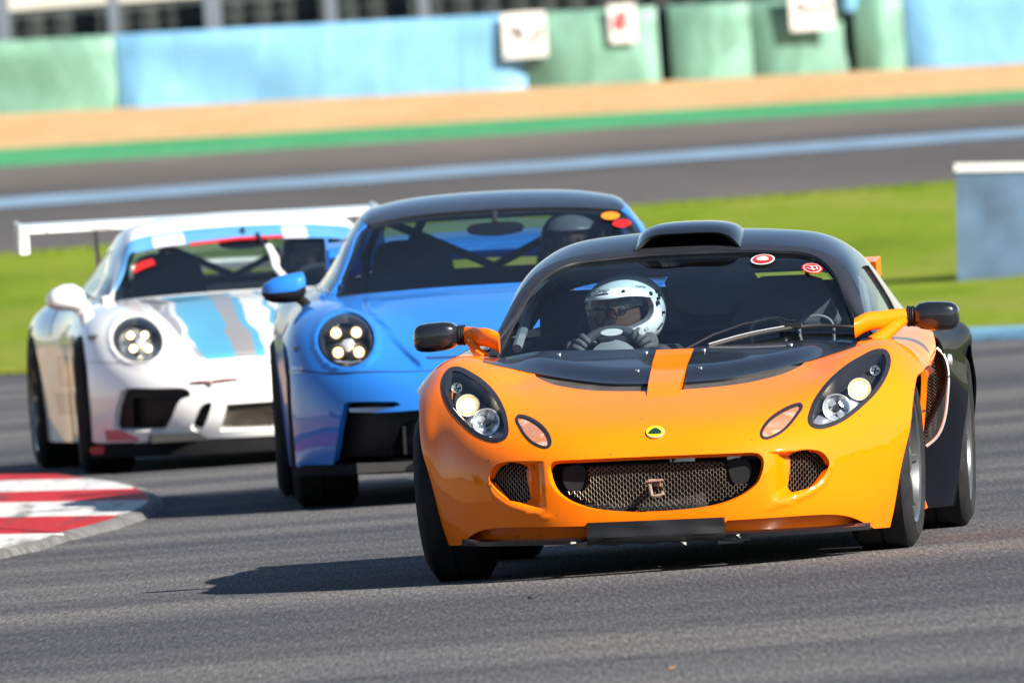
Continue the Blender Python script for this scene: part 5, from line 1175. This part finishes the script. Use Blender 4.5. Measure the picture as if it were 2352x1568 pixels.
    gl_ = [(.718, .862), (.681, .947), (.629, 1.06), (.592, 1.135), (.56, 1.158), (.48, 1.176), (.36, 1.190), (.18, 1.199), (0, 1.202)]
    g_ = list(ki(spline(gl_, 50))); gh = [np.array((x, .008)) for x in np.linspace(0, .69, 12)]+g_
    gp_ = gh+[np.array((-p[0], p[1])) for p in gh[::-1] if p[0] > .002]
    sw_ = [np.array(p) for p in ((.765, .62), (.735, .75), (.69, .93), (.645, 1.10), (.638, 1.4), (.66, 1.75), (.72, 1.95), (.765, 1.95), (.772, 1.2))]; swm = [np.array((-p[0], p[1])) for p in sw_[::-1]]
    rwn = [np.array(p) for p in [(-.45, 1.80), (0, 1.80), (.45, 1.80), (.47, 2.1), (.45, 2.55), (0, 2.58), (-.45, 2.55), (-.47, 2.1)]]
    top_e = [p+np.array((0, -.008)) for p in g_ if p[0] < .555]; top_e = [np.array((-p[0], p[1])) for p in top_e]+top_e[::-1][1:]
    rf = top_e+[np.array((x, t)) for x, t in [(.565, 1.0), (.56, 1.30), (.50, 1.74), (0, 1.77), (-.50, 1.74), (-.56, 1.30), (-.565, 1.0)]]
    rf = sorted([p for p in top_e], key=lambda p: p[0])+[np.array((x, t)) for x, t in [(.565, 1.0), (.56, 1.30), (.50, 1.74), (0, 1.77), (-.50, 1.74), (-.56, 1.30), (-.565, 1.0)]]
    co_ = [np.array((x, -.01)) for x in np.linspace(-.78, .78, 30)]+[np.array((.78, t)) for t in np.linspace(.1, 2.7, 24)]+[np.array((x, 2.70)) for x in np.linspace(.74, -.74, 20)]+[np.array((-.78, t)) for t in np.linspace(2.7, .1, 24)]
    hs = [gp_, sw_, swm, rwn]
    p_('roof_frame', body, K, co_, holes=hs, res=.028, lip=.02)
    if not white: p_('roof_panel', M['carbon'], K, rf, res=.028, off=.002, lip=.015)
    if not white: p_('headliner', M['cabin'], K, [np.array((-.60, .90)), np.array((0, .86)), np.array((.60, .90)), np.array((.61, 1.4)), np.array((.55, 1.76)), np.array((0, 1.78)), np.array((-.55, 1.76)), np.array((-.61, 1.4))], res=.06, off=-.03)
    ws_ = p_('windscreen', M['screen2'], K, gp_, res=.04, off=-.006)
    # black glass edge
    bi_ = [p for p in g_]+[np.array((-p[0], p[1])) for p in g_[::-1][1:]]
    ins = list(ki(spline([(x*.972-.006*(i > 3 and i < 6), z-.016) for i, (x, z) in enumerate(gl_)], 50))); ins = ins+[np.array((-p[0], p[1])) for p in ins[::-1][1:]]
    V, F, N = panel(K, bi_+ins[::-1], res=.03, off=-.008); mk('glass_border', V, F, M['seam'], ws_, N)
    for q in (sw_, swm): p_('side_window', M['screen_dark'], K, q, res=.04, off=-.005)
    p_('rear_window', glass(root.name+'_rear_glass', (.75, .82, .8), 1.4), K, rwn, res=.05, off=-.005)
    # sides
    sd_st = {.30: [(.92, .12), (.935, .3), (.94, .45), (.95, .60), (.945, .70), (.90, .78), (.76, .845)], .6: [(.90, .12), (.905, .3), (.915, .45), (.925, .60), (.92, .70), (.875, .80), (.765, .85)],
             1.1: [(.89, .12), (.895, .3), (.90, .45), (.905, .60), (.905, .72), (.87, .82), (.775, .875)], 1.6: [(.90, .12), (.905, .3), (.915, .45), (.92, .60), (.92, .72), (.885, .83), (.78, .885)],
             2.0: [(.93, .12), (.945, .3), (.955, .45), (.96, .60), (.955, .73), (.91, .84), (.775, .895)], 2.46: [(.94, .12), (.96, .3), (.975, .45), (.98, .60), (.97, .74), (.92, .845), (.75, .905)],
             2.9: [(.90, .16), (.93, .3), (.95, .45), (.955, .60), (.94, .74), (.88, .83), (.70, .89)], 3.4: [(.74, .25), (.78, .36), (.80, .48), (.80, .60), (.79, .72), (.73, .80), (.55, .86)]}
    sd_st = {y: [(x+(.035*float(sstep(1.5, 2.2, np.array([y]))[0]) if white and z < .8 else 0), zm(z)) for x, z in c] for y, c in sd_st.items()}
    SN = sidenet(sd_st)
    o2 = [np.array((y, 0)) for y in np.linspace(.37, 3.4, 40)]; ac_ = [p for p in arch_cut(SN, 2.457, .34, .375) if p[1] > 0.]
    o2 = [p for p in o2 if not 2.09 < p[0] < 2.83]; i0_ = next(i for i, p in enumerate(o2) if p[0] > 2.8)
    o2 = o2[:i0_]+[np.array((p[0], max(p[1], .004))) for p in ac_[::-1]]+o2[i0_:]+[np.array((3.4, t)) for t in np.linspace(.05, .85, 8)]+[np.array((y, .9)) for y in np.linspace(3.4, .30, 30)]
    fa = [(p[0], p[1]) for p in SN.inv([(.375*cos(t), .34+.375*sin(t)) for t in np.linspace(radians(35), radians(-20), 10)], (1, 2))]
    o2 += [np.array((.30, .72))]+[np.array((max(p[0], .30), p[1])) for p in fa if .02 < p[1] < .7]
    sds = both('side_body', body, SN, o2, res=.04, lip=.03)
    if white:   # blue vinyl patches on the visible flank
        dm = plain('flank_blue_vinyl', (.05, .17, .40), rough=.35, coat=1.); dm2 = plain('flank_pale_vinyl', (.38, .45, .55), rough=.35, coat=1.)
        for (y0, y1, z0, z1, m__) in ((1.0, 1.7, .40, .56, dm), (1.1, 1.8, .26, .37, dm), (1.8, 2.35, .66, .80, dm), (.5, .85, .30, .62, dm2), (.9, 1.6, .60, .68, dm2)):
            V, F, N = panel(SN, SN.inv([(y0, z0), (y1, z0), (y1, z1), (y0, z1)], (1, 2)), res=.05, off=.003, mirror=True); mk('vinyl_patch', V, F, m__, sds[1], N)
    b_ = MB(); R_ = []
    for y, w_, z in ((2.9, .70, .89), (3.1, .66, .90), (3.3, .60, .875), (3.45, .55, .83), (3.5, .55, .55), (3.45, .6, .25)): R_.append([(x, y-.05*(x/w_)**2, zm(z)) for x in np.linspace(-w_, w_, 13)])
    b_.rings(R_, cap=False, closed=False); b_.build('tail', body, root, roll=roll, sharp=50)
    b_ = MB(); b_.box((0, 1.2, .15), (1.35, 4.2, .04)); b_.build('undertray', M['inner'], root, roll=roll)
    for sg in (1, -1):
        b_ = MB(); b_.box((sg*.62, 0, .4), (.02, .85, .55)); b_.build('inner_arch', M['inner'], root, roll=roll); b_ = MB(); b_.box((sg*.60, 2.46, .42), (.02, .85, .55)); b_.build('inner_arch', M['inner'], root, roll=roll); b_ = MB(); b_.box((sg*.76, 0, .66), (.30, .6, .02)); b_.build('arch_top', M['inner'], root, roll=roll)
    # mirrors
    for sg in (1, -1):
        if white: prof = [(.845, .03, .05, .835), (.86, .055, .07, .842), (.90, .068, .085, .855), (.95, .066, .085, .858), (1.0, .052, .07, .852), (1.03, .032, .045, .845), (1.04, .01, .015, .842)]
        else: prof = [(.835, .03, .05, .92), (.845, .052, .07, .925), (.88, .062, .08, .912), (.93, .060, .08, .908), (.98, .050, .07, .903), (1.012, .034, .05, .900), (1.027, .012, .02, .90)]
        R_ = [[(x, .77+hy*np.sign(cos(t))*abs(cos(t))**.7, cz+hz_*np.sign(sin(t))*abs(sin(t))**.75) for t in np.linspace(0, 2*pi, 26, endpoint=False)] for x, hz_, hy, cz in prof]
        b_ = MB(); b_.rings(R_); b_ = b_ if sg > 0 else b_.mirror(); mr_ = b_.build('mirror', body, root, roll=roll, sharp=60)
        if not white:
            b_ = MB(); R2 = [[(x, .77+(hy+.003)*np.sign(cos(t))*abs(cos(t))**.7, min(cz+(hz_+.003)*np.sign(sin(t))*abs(sin(t))**.75, cz-hz_*.25)) for t in np.linspace(0, 2*pi, 26, endpoint=False)] for x, hz_, hy, cz in prof]
            b_.rings(R2); b_ = b_ if sg > 0 else b_.mirror(); b_.build('mirror_base', M['plastic'], mr_, sharp=50)
            b_ = MB(); b_.tube([(.87, .76, .865), (.845, .74, .845), (.815, .70, .80)], [.022, .022, .026], 8)
        else:
            b_ = MB(); b_.tube([(.90, .77, .80), (.86, .75, .765), (.82, .70, .76)], [.016, .018, .022], 8); b_.tube([(.84, .76, .82), (.82, .73, .77)], .016, 8)
        b_ = b_ if sg > 0 else b_.mirror(); b_.build('mirror_stem', M['plastic'] if not white else body, mr_)
    # wheels
    for x, y, R, wd in ((.795, 0, .348, .262), (-.795, 0, .348, .262), (.80, 2.457, .358, .33), (-.80, 2.457, .358, .33)):
        xx = x+(.03 if white else 0.0)*(1 if x > 0 else -1)+(.015 if y else 0)*(1 if x > 0 else -1)
        wheel(root, xx, R, wd, y, rimR=.262, side=1 if x > 0 else -1, spokes=10, steer=radians(spec['steer']) if y == 0 else 0, rim_mat=M['pillar'] if not white else M['rim'], camber=radians(.8)*(-1 if x < 0 else 1))
    # cabin
    b_ = MB(); R_ = []
    for y, z in ((.46, .865), (.62, .880), (.80, .872), (.92, .84), (.95, .6)): R_.append([(x, y+.12*(x/.7)**2, z+dz-.012*(x/.7)**2) for x in np.linspace(-.70, .70, 13)])
    b_.rings(R_, cap=False, closed=False); b_.build('dashboard', M['cabin' if not white else 'dash'], root, roll=roll)
    b_ = MB(); b_.box((0, 1.6, .3), (1.45, 2.4, .04)); b_.box((0, 2.25, .62), (1.35, .04, .62)); b_.box((0, 2.55, .9+dz), (1.2, .65, .03)); b_.box((.75, 1.4, .58), (.03, 1.7, .55)); b_.box((-.75, 1.4, .58), (.03, 1.7, .55)); b_.build('cabin_tub', M['cabin'] if not white else M['whitevinyl'], root, roll=roll, smooth=False)
    cage = M['pillar'] if white else M['cabin']; b_ = MB()
    b_.tube([(-.58, 1.72, .5), (-.56, 1.75, 1.02+dz), (-.48, 1.76, 1.18+dz), (.48, 1.76, 1.18+dz), (.56, 1.75, 1.02+dz), (.58, 1.72, .5)], .022, 8); b_.tube([(-.46, 1.77, 1.17+dz), (.0, 1.80, .95+dz), (.46, 1.77, 1.17+dz)], .02, 8)
    b_.tube([(-.30, 1.77, 1.17+dz), (-.5, 2.6, .80)], .02, 8); b_.tube([(.30, 1.77, 1.17+dz), (.5, 2.6, .80)], .02, 8); b_.tube([(-.56, 1.74, .93+dz), (.56, 1.74, .93+dz)], .02, 8)
    b_.build('roll_cage', cage, root, roll=roll)
    seat(root, -.36, 1.38, 1.085+dz, M['seat'], roll, .27); seat(root, .36, 1.38, 1.085+dz, M['seat'], roll, .27)
    b_ = MB(); b_.tube([(.36+.165*cos(a), .98+.05*sin(a), .83+dz+.15*sin(a)) for a in np.linspace(0, 2*pi, 30, endpoint=False)], .016, 8, closed=True); b_.build('steering_wheel', M['cabin'], root, roll=roll)
    b_ = MB(); b_.rings([[(x, y_, z+dz) for x, z in loop_smooth([(-.11, 1.135), (.0, 1.145), (.11, 1.135), (.115, 1.10), (.0, 1.085), (-.115, 1.10)], 24)] for y_ in (1.12, 1.16)]); mi = b_.build('interior_mirror', M['pillar'], root, roll=roll)
    b_ = MB(); b_.tube([(0, 1.13, 1.14+dz), (0, 1.16, 1.19+dz)], .012, 6); b_.build('mirror_bracket', M['pillar'], mi)
    # rear wing
    if white:
        R_ = [[(x, 3.95+a, 1.20+b2) for a, b2 in ((0, 0), (.02, .014), (.12, .022), (.26, .036), (.27, .032), (.14, .0), (.04, -.010))] for x in np.linspace(-.93, .93, 9)]
        b_ = MB(); b_.rings(R_); wg = b_.build('rear_wing', body, root, roll=roll, sharp=50)
        b_ = MB(); b_.box((0, 3.955, 1.200), (1.86, .015, .036)); b_.build('wing_lip', body, wg)
        for sg in (1, -1):
            b_ = MB(); b_.prism([(3.90, 1.23), (4.25, 1.25), (4.25, 1.08), (3.98, 1.08)], sg*.93, sg*.945, axis=0); b_.box((sg*.915, 3.97, 1.125), (.05, .02, .10)); b_.build('end_plate', body, wg, smooth=False)
            b_ = MB(); b_.prism([(3.98, 1.20), (4.08, 1.20), (3.85, .85), (3.62, .85)], sg*.535, sg*.55, axis=0); b_.build('wing_strut', M['pillar'], wg, smooth=False)
        strk = [[(-.80, .008), (-.70, .010), (-.66, .010)], [(-.80, .008), (-.79, -.012)], [(-.60, .006), (-.54, -.006), (-.46, -.006), (-.40, .008)], [(-.34, .004), (-.30, .010), (-.20, .008)], [(-.33, .004), (-.335, -.006)], [(-.12, .010), (-.02, .012)], [(-.12, .01), (-.12, -.004)]]
        b_ = MB()
        for q in strk: b_.tube([(x, 3.945, 1.197+z) for x, z in q], .004, 5, flat=.5)
        b_.build('wing_lettering', plain('grey_lettering', (.35, .36, .38)), wg)
    else:
        R_ = [[(x, 3.35+a, 1.035+b2-.02*(abs(x)/.7)**2) for a, b2 in ((0, 0), (.02, .018), (.14, .04), (.30, .065), (.31, .06), (.15, .01), (.04, -.012))] for x in np.linspace(-.70, .70, 15)]
        b_ = MB(); b_.rings(R_); wg = b_.build('rear_wing', body, root, roll=roll, sharp=50)
        for sg in (1, -1):
            b_ = MB(); b_.prism([(3.3, 1.05), (3.7, 1.10), (3.7, .96), (3.36, .96)], sg*.70, sg*.715, axis=0); b_.build('end_plate', body, wg, smooth=False)
            b_ = MB(); b_.prism([(3.36, 1.05), (3.5, 1.06), (3.4, .86), (3.2, .86)], sg*.33, sg*.35, axis=0); b_.build('wing_strut', M['pillar'], wg, smooth=False)
    # windscreen strip and stickers
    if white:
        top = [p for p in bi_ if p[1] > .62]; low = [np.array((p[0]*.985, p[1]-.20)) for p in top[::-1]]
        mt, n, b = nodes_of('sun_strip_print'); setp(b, rough=.4)
        tcn = n.nodes.new('ShaderNodeTexCoord'); spn = n.nodes.new('ShaderNodeSeparateXYZ'); n.links.new(tcn.outputs['Object'], spn.inputs[0]); u = mathn(n, 'ADD', spn.outputs[0], .6)
        Bs, Ws, Rs = (.08, .25, .50), (.50, .52, .60), (.45, .03, .04)
        n.links.new(ramp(n, u, [(0, Bs), (.14, Ws), (.30, Bs), (.80, Ws), (.92, Bs)], 'CONSTANT'), b.inputs['Base Color'])
        V, F, N = panel(K, top+low, res=.03, off=.002); ss = mk('sun_strip', V, F, mt, ws_, N)
        V, F, N = panel(K, [np.array((p[0]*.995, p[1]-.02)) for p in top if abs(p[0]) < .54]+[np.array((p[0]*.99, p[1]-.05)) for p in top[::-1] if abs(p[0]) < .54], res=.03, off=.003); mk('strip_edge', V, F, plain('strip_blue', (.07, .25, .50)), ss, N)
        V, F, N = panel(K, ki([(-.28, 1.128), (-.05, 1.142), (.2, 1.142), (.2, 1.128), (-.05, 1.128), (-.28, 1.113)]), res=.03, off=.004); mk('red_flash', V, F, M['red'], ss, N)
        V, F, N = panel(K, ki([(-.585, 1.02), (-.48, 1.06), (-.47, 1.03), (-.58, .99)]), res=.03, off=.003); mk('sticker', V, F, M['red'], ws_, N)
        b_ = MB(); P3 = on(K, [(0.07, 1.150+dz), (.085, 1.09+dz), (.10, 1.04+dz)], .012)[0]; b_.tube(list(P3), .009, 6); wp_ = b_.build('wiper', M['pillar'], root, roll=roll)
        b_ = MB(); P3 = on(K, [(.105, 1.075+dz), (.12, 1.02+dz), (.115, .965+dz), (.15, .905+dz), (.165, .87+dz)], .02)[0]; b_.tube(list(P3), [.02, .024, .02, .022, .03], 8, flat=.6); b_.build('wiper_arm', M['whitevinyl'], wp_)
    else:
        for (x, z, mat) in ((.50, 1.143, plain('orange_sticker', (.60, .20, .01), rough=.4)), (.545, 1.108, M['red'])):
            sticker(K, (x, z), .04, .017, [(1, mat)], ws_)
    return root
blue = coupe(dict(loc=(-.0363, 13.4646, 0), yaw=radians(1.2), roll=radians(1.3), paint=M['blue'], white=False, steer=-2, label='sky blue coupe with dark roof, second in line behind the orange car'))
wht = coupe(dict(loc=(-1.2264, 25.1759, 0), yaw=radians(5.6), roll=radians(1.2), paint=M['white'], white=True, steer=-3, label='white coupe with light blue bonnet stripes and rear wing, last in line'))
def co_driver(car, x, label, hmat, dz, suit):
    d_ = bpy.data.objects.new('person', None); C.objects.link(d_); bpy.context.view_layer.update()
    d_.matrix_world = car.matrix_world @ Matrix.Translation((x, 1.30, .35)); tag(d_, label, 'person')
    h, f, Ra_ = helmet(d_, (0, .0, .70+dz), radians(-6), mat=hmat, detail=False); face(d_, np.array((0, -.045, .682+dz)), Ra_, False)
    J = [((0, .10, 0), .14), ((0, .14, .18), .14), ((0, .14, .36), .155), ((0, .10, .48+dz), .09), ((0, .04, .58+dz), .055), ((.2, .10, .42), .075), ((.27, -.10, .34), .055), ((.20, -.30, .46), .045), ((-.2, .10, .42), .075), ((-.27, -.10, .34), .055), ((-.20, -.30, .46), .045), ((.1, -.2, .05), .09), ((.12, -.5, .15), .06), ((-.1, -.2, .05), .09), ((-.12, -.5, .15), .06)]
    skin_body('body', J, [(0, 1), (1, 2), (2, 3), (3, 4), (2, 5), (5, 6), (6, 7), (2, 8), (8, 9), (9, 10), (0, 11), (11, 12), (0, 13), (13, 14)], suit, d_)
    for sg in (1, -1):
        c = np.array((sg*.165, -.315, .49+dz)); w0 = np.array((sg*.195, -.29, .46+dz)); ch = [([c+np.array((-.0*sg, -.02-.004*k, .028-.018*k)), c+np.array((-sg*.022, -.03, .030-.018*k)), c+np.array((-sg*.034, -.012, .030-.018*k))], .011) for k in range(4)]
        ch.append(([c+np.array((-sg*.02, .012, .025)), c+np.array((-sg*.03, .0, .042))], .011)); hand(d_, w0, c, ch, Mglove)
Mhel2 = paint('helmet_navy', (.02, .03, .07), rough=.35)
co_driver(blue, .36, 'driver in pale helmet behind the windscreen of the blue coupe', plain('grey_helmet', (.12, .13, .15), rough=.4), 0, Msuit)
co_driver(wht, .36, 'driver in dark helmet behind the windscreen of the white coupe', Mhel2, -.034, Msuit)
